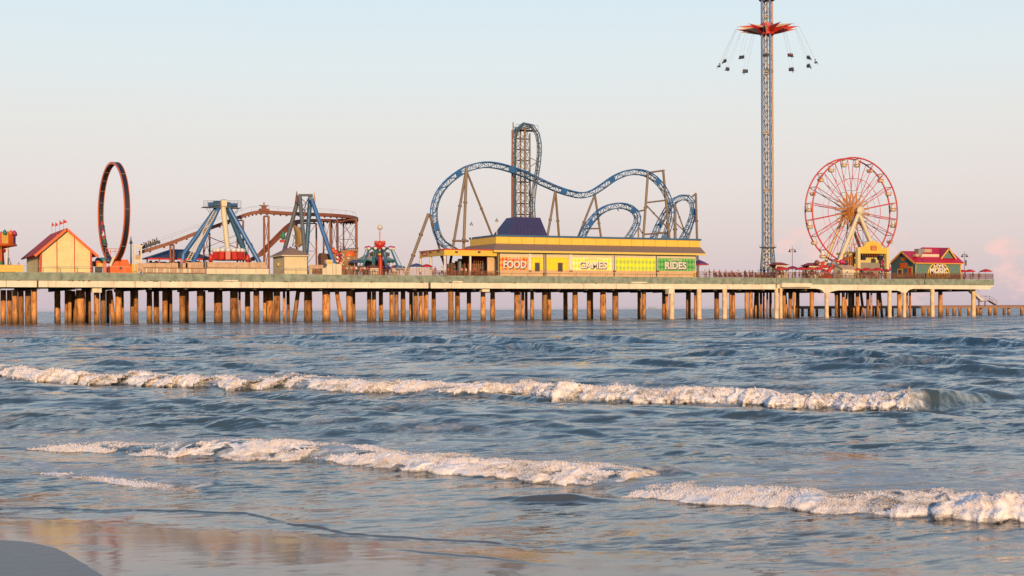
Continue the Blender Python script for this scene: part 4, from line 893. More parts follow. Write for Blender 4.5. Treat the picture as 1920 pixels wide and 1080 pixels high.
b = MB(); b.obox(P(418.5, 381.5, 11), 1.0, 1.6, 1.1, cream); b.box(ux(416, 11), ux(425, 11), 10.6, 12, zy(420, 379, 11), zy(420, 374.5, 11), slate); b.build('hub', pr)
Aq, Bq = P(418.5, 386.5, 11), P(427.5, 474, 11)
b = MB(); b.bar(Aq, Bq, .50, cream, 16, .44); b.bar(Bq, Bq+(Bq-Aq).normalized()*.7, .62, cream, 16); b.build('arm', pr)
gz = P(429, 481, 11); b = MB(); b.lathe(gz, [(0, -.7), (1.0, -.6), (1.2, 0), (.7, .6), (0, .7)], yellow, 12)
b.build('gondola_hub', pr)
for k in range(16):
    a_ = 2*math.pi*k/16+.1; c = gz+Vector((2.6*math.cos(a_), 2.6*math.sin(a_), .05)); b = MB(); rz = Rz(a_)
    b.obox(c, .62, .85, 1.5, redp, rz); b.obox(c+rz @ Vector((.36, 0, -.5)), .5, .8, .35, redp, rz); b.lathe(c+Vector((0, 0, .85)), [(.0, -.2), (.42, -.1), (.48, .25), (.3, .5), (0, .6)], white, 9); b.bar(gz, c, .09, white); b.build('seat', pr)
for k in range(6):
    a_ = math.pi+math.pi*k/5; c = gz+Vector((3.4*math.cos(a_), 1.3*math.sin(a_)-.4, -.5)); 
    if k in (0, 5): b = MB(); b.lathe(c, [(.0, -.6), (.36, -.4), (.4, .5), (.2, .9), (0, 1.0)], redp, 9); b.build('seat', pr)

# cream fence panels on the deck edge below the ride
fe = thing('panel_fence', (ux(440, .6), .6, DECK), 'two tier cream panel fence below the blue pendulum ride', 'fence')
v = .5
b = MB()
for p0, p1 in ((387, 405), (405, 443.5), (443.5, 480), (480, 504)): b.box(ux(p0, v)+.03, ux(p1, v)-.03, v, v+.08, DECK, zy(p0, 503.6, v), cream)
b.build('lower_panel', fe); b = MB()
for p0, p1 in ((352, 386), (388, 420), (420, 448), (448, 472), (472, 504)): b.box(ux(p0, v)+.03, ux(p1, v)-.03, v+1.6, v+1.68, DECK+.3, zy(p0, 491.5, v+1.6), pinkf)
b.build('upper_panel', fe); b = MB(); b.box(ux(387, v), ux(504, v), v+.02, v+.3, zy(440, 503.4, v), zy(440, 502, v), woodr); b.box(ux(385.5, v), ux(387, v), v-.1, v+.1, DECK, zy(385, 487, v), slate); b.build('cap_rail', fe)
f2 = thing('board_fence', (ux(320, .6), .6, DECK), 'sun bleached board fence between the ring ride and the pendulum ride', 'fence')
b = MB(); p = 268.
while p < 385: w = random.choice((2.2, 3, 4.2)); b.box(ux(p, v)+.02, ux(p+w, v)-.02, v, v+.06, DECK+.05, zy(p, 503.3+random.uniform(-.2, .3), v), pinkf if random.random() < .7 else cream); p += w
b.build('lower_boards', f2); b = MB()
for p0, p1 in ((262, 295), (295, 325), (325, 338), (342, 356)): b.box(ux(p0, v)+.03, ux(p1, v)-.03, v+1.6, v+1.68, DECK+.3, zy(p0, 493, v+1.6), pinkf)
b.build('upper_boards', f2); b = MB(); b.box(ux(268, v), ux(385, v), v-.06, v-.01, zy(320, 503.4, v), zy(320, 501.8, v), woodr); b.box(ux(268, v), ux(385, v), v-.06, v-.01, DECK+.06, DECK+.2, woodr); b.build('rail', f2)

# cream hut with brown hip roof
v = 1.5; h2 = thing('cream_hut', (ux(553, v), v, DECK), 'square cream hut with low brown hip roof in front of the blue ship ride', 'hut')
x0, x1 = ux(532.5, v), ux(576, v); dpt = 7.0; ze = zy(550, 478.5, v)
b = MB(); b.box(x0, x1, v, v+dpt, DECK, ze, mat('cream_siding', (.80, .67, .42), .6, var=.08, scale=.6, streak=.2, siding=.9)); b.build('wall', h2)
b = MB(); b.hip(x0-.55, x1+.55, v-.55, v+dpt+.55, ze, zy(547, 464.5, v+2), 2.3, 3.0, shingle, cream); b.box(x0-.57, x1+.57, v-.57, v+dpt+.57, ze-.18, ze-.003, cream); b.build('roof', h2)
b = MB(); b.box(x0-.3, x0-.01, v+3, v+3.5, DECK+3.4*.5, DECK+1.7+.55, yellow); b.box(x0-.02, x0+.06, v-.03, v-.003, DECK, ze-.2, brown); b.build('trim', h2)

# ================================================================== swinging ship ride
sr = thing('swing_ship_ride', (ux(573, 8), 8, DECK), 'blue four legged swinging ship ride with a witch hat finial above brown track', 'ride')
leg(P(557, 381, 12), dk(520, 15), .40, slate, sr); leg(P(562, 367, 9), dk(575.5, 4.5), .38, slate, sr); leg(P(582, 368, 12), dk(571, 13), .42, blued, sr); leg(P(584.5, 374, 9), dk(634, 4.5), .40, bluep, sr)
b = MB(); b.beam(P(560.5, 366, 9), P(585.5, 366, 9), .7, .40, slate); b.beam(P(557, 381, 12), P(563, 381, 9.3), .35, .35, blued); b.beam(P(583, 370, 9), P(582.5, 369, 12), .7, 1.0, blued); b.build('top_beam', sr)
b = MB(); q = P(556.5, 380.5, 11.6); b.lathe((q.x, q.y, q.z), [(0, .01), (.42, 0), (.38, .15), (.2, 1.3), (.06, 2.1), (0, 2.35)], mat('dull_brown', (.16, .07, .035), .7), 10); b.build('witch_hat_finial', sr)
b = MB(); q = P(589.5, 381, 9); b.lathe((q.x, q.y, q.z), [(0, 0), (.18, .05), (.2, 1.0), (.09, 1.7), (0, 2.3)], pinkf, 9); b.build('finial', sr)
b = MB(); A, B2, C2 = P(565, 369, 10.2), P(582, 369, 10.2), P(566, 430, 10.2)
for q in ((565, 372, 582, 388), (582, 372, 565, 388), (565, 388, 579, 404), (579, 388, 563, 404), (578, 371, 562, 410), (576, 374, 560, 440), (558, 404, 579, 420), (560, 420, 573, 404), (556, 425, 548, 462), (556, 425, 563, 462), (548, 440, 563, 462), (563, 440, 548, 462)): b.bar(P(q[0], q[1], 10.2), P(q[2], q[3], 10.2), .055, dkgrey, 4)
b.build('swing_lattice', sr)
b = MB(); hull = mat('ochre_hull', (.32, .20, .07), .6)
pts = [(551, 422, .1), (556, 428, .55), (561, 437, .8), (563, 448, .9), (562, 458, .8), (556, 463, .5)]
prev = None
for px, py, w in pts:
    c = P(px, py, 10.4); ring = [c+Vector((math.cos(t)*w, math.sin(t)*1.5*max(w, .3), 0)) for t in np.linspace(0, 2*math.pi, 11)[:-1]]
    if prev: b.add(prev+ring, [(i, (i+1) % 10, 10+(i+1) % 10, 10+i) for i in range(10)], hull, True)
    prev = ring
b.build('ship_hull', sr)
b = MB(); q = P(531, 443, 12); b.lathe(q, [(0, -.8), (.35, -.5), (.5, 0), (.3, .4), (.38, .7), (0, 1.0)], seafoam, 9); b.obox(q+Vector((-.3, 0, .1)), .9, .2, .25, seafoam); b.obox(q+Vector((-.2, 0, -.9)), .8, .5, .5, redp); b.build('figurehead', sr)
b = MB(); b.bar(P(537, 462, 6), P(537, 480, 6), .1, purple); 
for i in range(9): b.lathe(P(533+i*1.5, 468-2*math.sin(i), 6), [(0, -.35), (.3, 0), (0, .45)], (purple, dkgrey)[i % 2], 6)
b.build('foliage_crest', sr)

# pirate ship play fort
pf = thing('pirate_ship_fort', (ux(655, 10), 10, DECK), 'brown wooden pirate ship facade with notched top beside the blue ship ride leg', 'play fort')
ochre = mat('ochre_wood', (.36, .19, .08), .7, var=.25, scale=1.2); v = 10
def qz(px, py): return (ux(px, v), zy(px, py, v))
b = MB(); b.prism([qz(638, 514), qz(664, 514), qz(668, 500), (qz(671, 480)), qz(672.5, 466.5), qz(640, 469.5), qz(638, 484)], v, v+3, ochre); b.build('hull', pf)
b = MB()
for i in range(9): px = 639+i*3.9; b.box(ux(px, v), ux(px+1.9, v), v-.03, v+.4, zy(px, 468.9-i*.33, v), zy(px, 466.7-i*.33, v), dkgrey)
b.build('battlements', pf)
b = MB(); b.lathe(P(658, 480, v-.02), [(0, -.02), (1.0, .0), (1.0, .03), (0, .04)], orangep, 14, 'Y', 0, math.pi); b.obox(P(653, 484, v-.06), .5, .1, .25, cream); b.obox(P(667, 472, v-.06), .5, .1, .3, dkgrey); b.build('window', pf)
b = MB(); b.prism([qz(605, 514), qz(638, 514), qz(638, 477), qz(628, 474), qz(622, 476), qz(606, 474), qz(604, 480)], v+.8, v+2.6, mat('dark_brown_wood', (.13, .06, .035), .8)); b.box(ux(625, v), ux(637, v), v+.3, v+.75, zy(630, 495, v), zy(630, 474, v), ochre); b.build('cabin', pf)
b = MB(); mst = P(632.5, 470, v+1.2); b.bar((mst.x, mst.y, DECK), P(632.5, 413, v+1.2), .16, woodr, 8); b.build('mast', pf)
r_ = random.Random(4); b = MB()
for i in range(10): t = i/9; b.lathe(P(624+r_.uniform(0, 7), 466+8*t, v), [(0, -.3), (.32, 0), (0, .35)], r_.choice((redp, ochre, orangep, white)), 6)
for i in range(12): b.lathe(P(632+r_.uniform(0, 8), 476+i*1.7, v-.6), [(0, -.35), (.36, 0), (0, .35)], r_.choice((redp, redp, magenta, orangep, white, navy)), 6)
b.tube([P(640, 475, v-.7), P(645, 478, v-.7), P(641, 483, v-.7), P(646, 488, v-.7), P(640, 493, v-.7), P(644, 497, v-.7)], .12, cream, 6)
b.build('painted_figures', pf)
bl = thing('cream_barrier', (ux(623, 1.4), 1.4, DECK), 'stepped cream block barrier at the foot of the bright blue leg', 'barrier')
v = 1.2; b = MB()
for p0, p1, y in ((604, 612, 502.5), (612, 624, 487), (624.2, 630, 494), (630.2, 641, 495)): b.box(ux(p0, v), ux(p1, v)-.04, v, v+1.1, DECK, zy(p0, y, v), cream)
b.build('block', bl); b = MB(); b.box(ux(614, v), ux(622, v), v-.05, v-.003, zy(615, 495, v), zy(615, 489, v), yellow); b.box(ux(606, v), ux(613, v), v-.05, v-.003, zy(615, 499.5, v), zy(615, 494, v), dkgrey); b.build('sign', bl)
f3 = thing('picket_fence', (ux(592, .9), .9, DECK), 'short dark picket fence right of the cream brown roofed hut', 'fence'); b = MB(); v = .9; p = 580.5
while p < 604: b.box(ux(p, v), ux(p+.8, v), v, v+.05, DECK, zy(p, 503, v), woodr if p > 585 else cream); p += 1.3
b.build('pickets', f3); b = MB(); b.box(ux(580, 3), ux(606, 3), 3, 3.2, DECK+.3, zy(590, 496.5, 3), pinkf); b.build('board', f3)
# ================================================================== aerial spinner ride
sn_ = thing('spinner_ride', (ux(713, 6), 6, DECK), 'red column spinner ride with teal arms and a bulb on top', 'ride'); v = 6; cxs = ux(712.5, v)
b = MB(); b.lathe((cxs+.1, v, 0), [(.46, DECK), (.42, DECK+.5), (.38, zy(712, 479, v)), (.42, zy(712, 478, v))], redp, 14); b.build('column', sn_)
b = MB(); b.lathe((cxs+.1, v, 0), [(.44, zy(712, 478, v)), (.5, zy(712, 474, v)), (.3, zy(712, 470, v))], yellow, 14); b.build('collar', sn_)
b = MB(); b.lathe((cxs, v, 0), [(.5, zy(712, 468, v)), (.8, zy(712, 461, v)), (1.15, zy(712, 457, v)), (.7, zy(712, 454.5, v)), (.2, zy(712, 452, v))], redp, 16)
for i in range(10): a_ = i*.628; b.tube([(cxs+1.0*math.cos(a_+t), v+1.0*math.sin(a_+t), zy(712, 456-4*math.sin(t*2.6), v)) for t in np.linspace(0, 1.2, 6)], .06, orangep, 5)
b.build('crown', sn_)
b = MB(); b.bar((cxs, v, zy(712, 453, v)), (cxs, v, zy(712, 432, v)), .09, orangep, 8); b.build('mast', sn_)
b = MB(); b.lathe(P(712.5, 426.3, v), [(0, -.52), (.36, -.4), (.52, 0), (.36, .4), (0, .52)], lampglass, 14); b.build('bulb_ornament', sn_)
for k in range(10):
    a_ = 2*math.pi*k/10+.25; d = Vector((math.cos(a_), math.sin(a_), 0)); c = Vector((cxs, v, 0))
    hz0, hz1 = zy(712, 474, v), zy(712, 466, v); r1, r2 = 2.5, 4.1+.2*math.sin(k)
    p1 = c+d*.4+UZ*hz0; p2 = c+d*r1+UZ*hz1; p3 = c+d*r2+UZ*(DECK+1.7)
    t_ = MB(); t_.tube([p1, c+d*1.5+UZ*(hz1+.1), p2], .18, teal, 7); sdv = d.cross(UZ)*.16
    t_.bar(p2+sdv, p3+sdv, .075, bluep if k % 3 else teal, 6); t_.bar(p2-sdv, p3-sdv, .075, teal, 6); t_.build('arm', sn_)
    t_ = MB(); t_.lathe(p2, [(0, -.35), (.3, -.25), (.36, .1), (.2, .3)], white, 9); t_.lathe(p2+Vector((0, 0, .14)), [(.42, 0), (.34, .2), (0, .34)], magenta, 9); t_.build('arm_cap', sn_); t_ = MB(); t_.obox(c+d*(r1-.9)+UZ*(hz1-1.1), .35, .4, .7, dkgrey); t_.build('counterweight', sn_)
    t_ = MB(); t_.lathe(p3, [(0, -.65), (.45, -.5), (.62, -.05), (.55, .1), (.35, -.2)], (teal, navy, bluep)[k % 3], 10); t_.obox(p3-UZ*.1+d*.3, .12, .7, .6, (teal, navy, bluep)[k % 3], Rz(a_)); t_.build('car', sn_)
rp = thing('round_pavilion', (ux(703, 22), 22, DECK), 'round tent roofed pavilion with teal fascia behind the spinner ride', 'pavilion'); v = 23; cxp = ux(703, v)
zt, zf = zy(703, 468.5, v), zy(703, 488, v); b = MB(); b.lathe((cxp, v, 0), [(0, zt), (1.4, zt-.7), (3.9, zf+.1)], mat('tent_canvas', (.42, .34, .32), .8, var=.1), 12); b.build('roof', rp)
b = MB(); b.lathe((cxp, v, 0), [(4.0, zf+.12), (4.1, zf-.42), (3.9, zf-.42)], teal, 12); b.build('fascia', rp)
for i in range(8): a_ = i*math.pi/4+.3; x, y = cxp+3.6*math.cos(a_), v+3.6*math.sin(a_); b = MB(); b.bar((x, y, DECK), (x, y, zf), .1, cream, 6); b.build('post', rp)
b = MB(); b.lathe((cxp, v, 0), [(2.6, DECK), (2.6, DECK+2.0), (2.4, zf-.1)], wood, 10); b.build('kiosk_core', rp)
v = 1.8; kk = thing('small_kiosk', (ux(702, v), v, DECK), 'tiny cream booth with brown hip roof left of the red spinner column', 'booth')
x0, x1 = ux(698, v), ux(711, v); ze = zy(704, 502.3, v); b = MB(); b.box(x0-.4, x1-.1, v, v+1.8, DECK, ze, cream); b.build('wall', kk)
b = MB(); b.hip(x0-.65, x1+.05, v-.25, v+2.05, ze, zy(702, 496.8, v+1), .8, .9, mat('dull_red_roof', (.22, .07, .05), .8)); b.build('roof', kk)
b = MB(); b.box(x0+.25, x0+.6, v-.04, v-.003, DECK+.6, DECK+1.05, grey); b.build('window', kk)
# little stacked signs and barrier near the spinner
o = MB(); v = .9; o.box(ux(738, v), ux(746.5, v), v, v+.5, DECK, zy(740, 508, v), pinkf); o.box(ux(739.5, v), ux(745.2, v), v-.03, v-.003, DECK+.1, zy(740, 509.5, v), wood)
tag(o.build('crate_box', None, (ux(742, v), v, DECK)), 'small cream framed crate standing on the deck right of the spinner ride', 'crate')

# ================================================================== umbrellas
def umbrella(px, py, v, r, m, label, m2=None, h=None, name='umbrella', grp='umbrellas on the pier'):
    c = P(px, py, v); rt = thing(name, (c.x, v, DECK), label, 'umbrella', grp); b = MB(); n = 8; vs = [c]
    dz = h or r*.36
    for ring, (fr, fz) in enumerate(((.5, .42), (1., 1.))):
        for i in range(16):
            a_ = 2*math.pi*i/16+.2; rr = r*fr*(1 if i % 2 == 0 else .95); vs.append(c+Vector((rr*math.cos(a_), rr*math.sin(a_), -dz*fz-(0 if i % 2 == 0 else -.04))))
    k0 = 1
    b.add(vs, [(0, 1+i, 1+(i+1) % 16) for i in range(16)]+[(1+i, 17+i, 17+(i+1) % 16, 1+(i+1) % 16) for i in range(16)], m, False)
    low = [p-UZ*.18 for p in vs[17:]]; b.add(vs[17:]+low, [(i, (i+1) % 16, 16+(i+1) % 16, 16+i) for i in range(16)], m2 or m)
    b.build('canopy', rt); b = MB(); b.bar((c.x, v, DECK), c+UZ*.12, .035, white, 6); b.build('pole', rt); return rt
blk = 'red umbrella '
for args in ((1465, 499.5, 3.2, 1.75, redfab, 'wide red umbrella nearest the swing tower base, leftmost red one'), (1486, 498.5, 4.5, 1.4, mat('wine_fabric', (.30, .02, .08), .7), 'wine red umbrella beneath the tall double lamp post'),
             (1503, 500, 3.4, 1.45, redfab, 'red umbrella midway between the two red roofed kiosks'), (1519, 500.5, 3.2, 1.2, mat('orange_red_fabric', (.62, .06, .02), .7), 'orange red umbrella just left of the second red roofed kiosk'),
             (1533, 500, 2.8, 1.5, redfab, 'red umbrella in front of the second red roofed kiosk'),
             (1607, 502, 3.2, 1.05, redfab, 'folded looking red umbrella left of the yellow arch front, nearest the white hut'), (1625, 501.5, 4.2, 1.5, redfab, 'red umbrella below the left speaker of the yellow arch'), (1645, 501.6, 3.6, 1.5, redfab, 'red umbrella below the right speaker of the yellow arch'),
             (1661, 504, 5.5, 1.1, mat('wine_fabric', (.30, .02, .08), .7), 'wine red umbrella in shade between the yellow arch and the teal building'),
             (1805, 505.6, 4.0, 1.2, redfab, 'red umbrella touching the right wall of the live music building'), (1818, 504.8, 3.0, 1.3, redfab, 'red umbrella second from the seaward end of the pier'), (1848.5, 504.2, 3.6, 1.45, redfab, 'red umbrella alone at the seaward tip of the pier'),
             (743.5, 496, 10, 1.3, magenta, 'pink red umbrella right of the spinner ride cars'), (781, 493.5, 8, 1.4, bluefab, 'dark blue umbrella left of the open pavilion corner'), (800, 495, 7, 1.2, redfab, 'dark red umbrella seen under the open pavilion corner'),
             (665, 486.5, 8, 1.25, bluefab, 'blue striped umbrella in front of the brown pirate hull')):
    umbrella(*args[:5], args[5])
umbrella(1311, 487, 5, 2.0, purple, 'large purple umbrella with red hem at the right end of the long building', redfab, h=.95)

# ================================================================== long building and open pavilion
lb = thing('long_hall', (ux(1110, 2), 2, DECK), 'long hall with orange parapet and murals reading food, games and rides', 'building')
v = 2.0; X0, X1 = ux(935, v), ux(1304.5, v); zw = zy(1110, 474.5, v); ve = .75
b = MB(); b.box(X0, X1, v, v+14, DECK, zw, cream); b.build('wall', lb)
# lower warm band
b = MB(); p = [935, 950, 982, 996, 1027, 1047, 1066, 1100, 1126, 1153, 1183, 1210, 1230, 1262, 1289, 1304]
for a_, c_ in zip(p, p[1:]): b.box(ux(a_, v)+.03, ux(c_, v)-.03, v-.06, v-.003, DECK, zy(1110, 507.2, v)-.02, mat('peach_panels', (.72, .47, .25), .6, var=.08, scale=.4, streak=.1))
b.build('base_panels', lb)
zgt, zgb = zy(1110, 471.8, ve), zy(1110, 475.6, ve)
b = MB(); b.box(ux(926, ve), ux(1324, ve), ve, ve+.2, zgb, zgt, mat('bright_yellow', (.80, .58, .12), .45, var=.05)); b.box(X0, X1, ve+.25, v-.01, zgb+.02, zgb+.1, slate); b.build('gutter', lb)
vp = 4.4; zp0, zp1 = zy(1110, 461, vp), zy(1110, 446.2, vp); XP0, XP1 = ux(930.5, vp), ux(1313.5, vp)
b = MB()
q0 = [(ux(926, ve), ve+.05, zgt), (ux(1324, ve), ve+.05, zgt), (XP1, vp, zp0+.15), (XP0, vp, zp0+.15)]
b.add(q0+[(XP0, vp+14, zp0+.15), (ux(926, ve), vp+15, zgt), (XP1, vp+14, zp0+.15), (ux(1324, ve), vp+15, zgt)], [(0, 1, 2, 3), (5, 0, 3, 4), (1, 7, 6, 2)], shingle); b.build('shingle_roof', lb)
b = MB(); b.box(XP0+.05, XP1-.05, vp+.05, vp+12.5, zp0, zp1-.1, woodr); b.build('parapet_core', lb); b = MB(); n = 17; w = (XP1-XP0)/n
par = mat('orange_yellow_panel', (.90, .58, .08), .5, var=.06, scale=.7)
for i in range(n): b.box(XP0+w*i+.035, XP0+w*(i+1)-.035, vp-.02, vp+.04, zp0+.1, zp1-.08, par)
for i in range(5): b.box(XP0-.02, XP0+.04, vp+2.5*i+.035, vp+2.5*(i+1)-.035, zp0+.1, zp1-.08, par)
b.build('parapet', lb)
b = MB(); b.box(XP0-.15, XP1+.15, vp-.2, vp+12.7, zp1-.08, zp1+.28, blued); b.build('parapet_cap', lb)
vt = 8; b = MB(); zt0, zt1 = zp1+.2, zy(990, 407.5, vt+2)
xa, xb_, xc, xd = ux(952, vt), ux(1027.5, vt), ux(966, vt+2), ux(1013, vt+2)
b.add([(xa, vt, zt0), (xb_, vt, zt0), (xb_, vt+8, zt0), (xa, vt+8, zt0), (xc, vt+2, zt1), (xd, vt+2, zt1), (xd, vt+6, zt1), (xc, vt+6, zt1)], [(0, 1, 5, 4), (1, 2, 6, 5), (2, 3, 7, 6), (3, 0, 4, 7), (4, 5, 6, 7), (3, 2, 1, 0)], navy)
for i in range(11): t = i/10; b.bar((xa+(xb_-xa)*t, vt-.02, zt0+.05), (xc+(xd-xc)*t, vt+1.98, zt1), .04, navy, 4)
b.build('roof_tower', lb)
Y_ = (.80, .56, .02); 
mur = [(936.5, 989, 'mural_red', (.62, .07, .02), (.72, .40, .05), 'red and orange diamond mural'), (996.5, 1017.5, 'mural_gold', (.80, .60, .01), (.80, .52, .02), 'golden yellow mural with a window'), (1025, 1065.5, 'mural_amber', (.80, .60, .01), (.80, .53, .02), 'amber yellow mural with a window'),
       (1073, 1147, 'mural_lemon', (.78, .68, .02), (.80, .76, .36), 'lemon and cream diamond mural'), (1155, 1228, 'mural_lime', (.76, .72, .015), (.40, .50, .08), 'yellow mural dotted with green diamonds'), (1233, 1302.5, 'mural_green', (.05, .25, .06), (.16, .42, .10), 'green diamond mural')]
for p0, p1, nm_, c1, c2, lbl in mur:
    y0, y1 = 481.6+(p0-935)*.008+.0, 506+(p0-935)*.006; b = MB(); xa, xb_ = ux(p0, v), ux(p1, v)
    b.box(xa, xb_, v-.10, v-.004, zy(p0, y1, v), zy(p0, y0, v), diamond_mat(nm_, c1, c2, 1.7 if 'lime' in nm_ else 1.95)); o = b.build('mural', lb); tag(o, lbl)
for p0, p1 in ((1002.5, 1011.5), (1045.5, 1054.5)):
    b = MB(); b.box(ux(p0, v), ux(p1, v), v-.17, v-.101, zy(p0, 509, v), zy(p0, 492.5, v), woodr); b.box(ux(p0, v)+.12, ux(p1, v)-.12, v-.19, v-.171, zy(p0, 508, v), zy(p0, 493.5, v), dkgrey); b.build('window', lb)
b = MB()
for p0, p1 in ((990.5, 995.5), (1066.5, 1072), (1148, 1152.5), (1229, 1232)): b.box(ux(p0, v), ux(p1, v), v-.22, v-.005, zy(p0, 506, v), zw-.05, white)
b.build('pilaster', lb); b = MB()
for p0 in (935.5, 1019, 1022.5, 1150.5, 1230): b.box(ux(p0, v)-.07, ux(p0, v)+.07, v-.34, v-.23, DECK, zw-.05, dkgrey)
b.build('drain_pipe', lb); b = MB()
for p0 in (991, 1067.5, 1149, 1230): b.box(ux(p0, v)-.1, ux(p0+4.5, v), v-.4, v-.345, zy(p0, 509.5, v), zy(p0, 507.5, v), brown)
b.build('bracket', lb)
def sign(txt, p0, p1, y0, y1, nm_):
    b = MB(); xa, xb_, za, zb_ = ux(p0, v), ux(p1, v), zy(p0, y1, v), zy(p0, y0, v)
    text_into(b, txt, xa+.14, xb_+.14, za-.17, zb_-.14, v-.105, .05, lettersh, .05); text_into(b, txt, xa, xb_, za, zb_, v-.16, .06, letters, .03)
    # small arched script above, only its outline survives in the photograph
    n = 9; xm = (xa+xb_)/2; wd = (xb_-xa)*.30
    for i in range(n):
        t = (i+.5)/n*2-1; x = xm+wd*t; z = zb_+.18+.28*(1-t*t); b.box(x-.12, x+.13, v-.17, v-.11, z-.13, z+.15, letters); b.box(x-.05, x+.06, v-.2, v-.171, z-.06, z+.08, redp)
    b.build('lettering', lb)
sign('FOOD', 943, 986, 488.5, 503, 'f'); sign('GAMES', 1085, 1137, 489.5, 503.5, 'g'); sign('RIDES', 1246, 1286, 491, 504.5, 'r')
b = MB(); b.box(X1+.003, X1+.1, v-.05, v+.2, DECK, zw, blued); b.box(X1-.5, X1+.0, v-.11, v-.061, DECK, zy(1300, 507.5, v), par); b.build('corner_trim', lb)

# flags on white poles
for px, pt, vv, nm_ in ((884, 416, 7, 'left'), (931.5, 409, 7, 'right')):
    q = P(px, pt, vv); t = thing('flag', (q.x, vv, DECK+4), 'small purple flag on a white pole, the one '+('over the brown shingle corner' if nm_ == 'left' else 'beside the orange parapet corner'), 'flag', 'purple flags on the hall roof')
    b = MB(); b.bar((q.x, vv, zy(px, 443, vv)-.6), (q.x, vv, q.z-.4), .07, white, 6); b.bar((q.x, vv, q.z-.4), (q.x, vv, q.z+.1), .03, grey, 5); b.build('pole', t)
    b = MB(); b.slab([(q.x, vv, q.z), (q.x-.32, vv+.05, q.z-.55), (q.x-.1, vv+.12, q.z-.75), (q.x+.36, vv-.05, q.z-.7)], .03, navy); b.build('cloth', t)

op = thing('open_pavilion', (ux(870, 2), 2, DECK), 'open eating pavilion with yellow fascia and red trim left of the long hall', 'pavilion')
v = 1.6; xa, xb_ = ux(835, v), ux(933, v); zft, zfb = zy(880, 469, v), zy(880, 479.6, v); dp = 12.5
yf = mat('bright_yellow', (.80, .58, .12)); b = MB(); b.box(xa, xb_, v, v+.2, zfb, zft, mat('warm_yellow', (.82, .54, .06), .45, var=.05)); b.box(xa-.2, xa-.003, v, v+dp, zfb, zft, yellow); b.build('fascia', op)
b = MB(); b.box(xa-.3, xb_, v-.12, v+dp+.1, zft+.003, zft+.2, redp); b.build('roof_edge', op); b = MB(); b.box(xa, xb_, v+.25, v+dp, zfb+.5, zft-.01, grey); b.build('ceiling', op)
b = MB()
for u, vv in ((xa+.1, v+.05), (xa+.35, v+.3), (ux(883.5, v), v+.05), (xa, v+6.8), (xa, v+dp-.2)):
    b = MB(); b.box(u-.2, u+.12, vv+.21, vv+.5, DECK, zfb+.01, white); b.box(u+.13, u+.22, vv+.2, vv+.4, DECK, zft-.2, purple if vv < 3 else grey); b.build('column', op)
b = MB(); q = ux(914, v+1.2); b.box(q, xb_-.15, v+1.2, v+1.4, DECK, zfb+.3, mat('peach_panels', (.72, .47, .25))); b.box(xb_-.14, xb_+.14, v-.05, v+.2, DECK, zft-.1, dkgrey); b.build('end_wall', op)
b = MB(); b.box(ux(888, v+6), ux(911, v+6), v+6, v+6.2, zy(900, 490, v+6), zy(900, 483, v+6), redp); b.box(ux(870, v+7), ux(911, v+7), v+7, v+7.2, DECK, zy(890, 480, v+7), woodr); b.build('counter_sign', op)
b = MB(); r_ = random.Random(12)
for i in range(14):
    px = 840+i*5.3; vv = v+5+r_.random()*4; b.box(ux(px, vv), ux(px+r_.uniform(1.5, 4), vv), vv, vv+.8, DECK, zy(px, r_.uniform(484, 500), vv), r_.choice((dkgrey, navy, slate, woodr, bluefab, grey, yellow, woodr)))
b.build('counter', op)
for i, px in enumerate((889, 893, 897, 901, 905)): b = MB(); b.bar(dk(px, v+3), P(px, 489, v+3), .06, wood, 6); b.build('bar_screen_post', op)
b = MB(); b.box(xa-.215, xa-.203, v+8.5, v+11.2, zfb+.25, zft-.15, redp); b.box(xa-.225, xa-.216, v+9.1, v+10.6, zfb+.45, zft-.35, white); b.box(xa-.23, xa-.226, v+9.5, v+10.3, zfb+.6, zft-.5, redp); b.build('sign', op)
for i, (px, vv) in enumerate(((856, v-.1), (898.5, v-.1))): b = MB(); b.obox(P(px, 472.5, vv-.1), .45, .25, .3, dkgrey); b.build('floodlight', op)
for i in range(3): b = MB(); b.obox((xa-.35, v+2.5+i*4, zft-.15), .3, .5, .3, dkgrey); b.build('floodlight', op)
# picnic tables in the pavilion
def table(px, vv, label):
    u = ux(px, vv); t = thing('picnic_table', (u, vv, DECK), label, 'table', 'picnic tables in the pavilion'); b = MB(); b.box(u-.9, u+.9, vv-.4, vv+.4, DECK+.72, DECK+.78, woodr); b.build('table_top', t)
    b = MB(); b.box(u-.9, u+.9, vv-.85, vv-.6, DECK+.42, DECK+.47, woodr); b.box(u-.9, u+.9, vv+.6, vv+.85, DECK+.42, DECK+.47, woodr); b.build('bench', t)
    for s_ in (-.7, .7): b = MB(); b.bar((u+s_, vv-.6, DECK), (u+s_, vv+.3, DECK+.72), .05, woodr, 5); b.bar((u+s_, vv+.6, DECK), (u+s_, vv-.3, DECK+.72), .05, woodr, 5); b.build('leg', t)
for i, px in enumerate((818, 845, 862, 893, 915)): table(px, 2.9, ('picnic table outside the pavilion left of the corner column', 'picnic table just right of the white pavilion corner column', 'picnic table in the middle of the open pavilion', 'picnic table right of the middle pavilion column', 'picnic table against the peach end wall')[i])

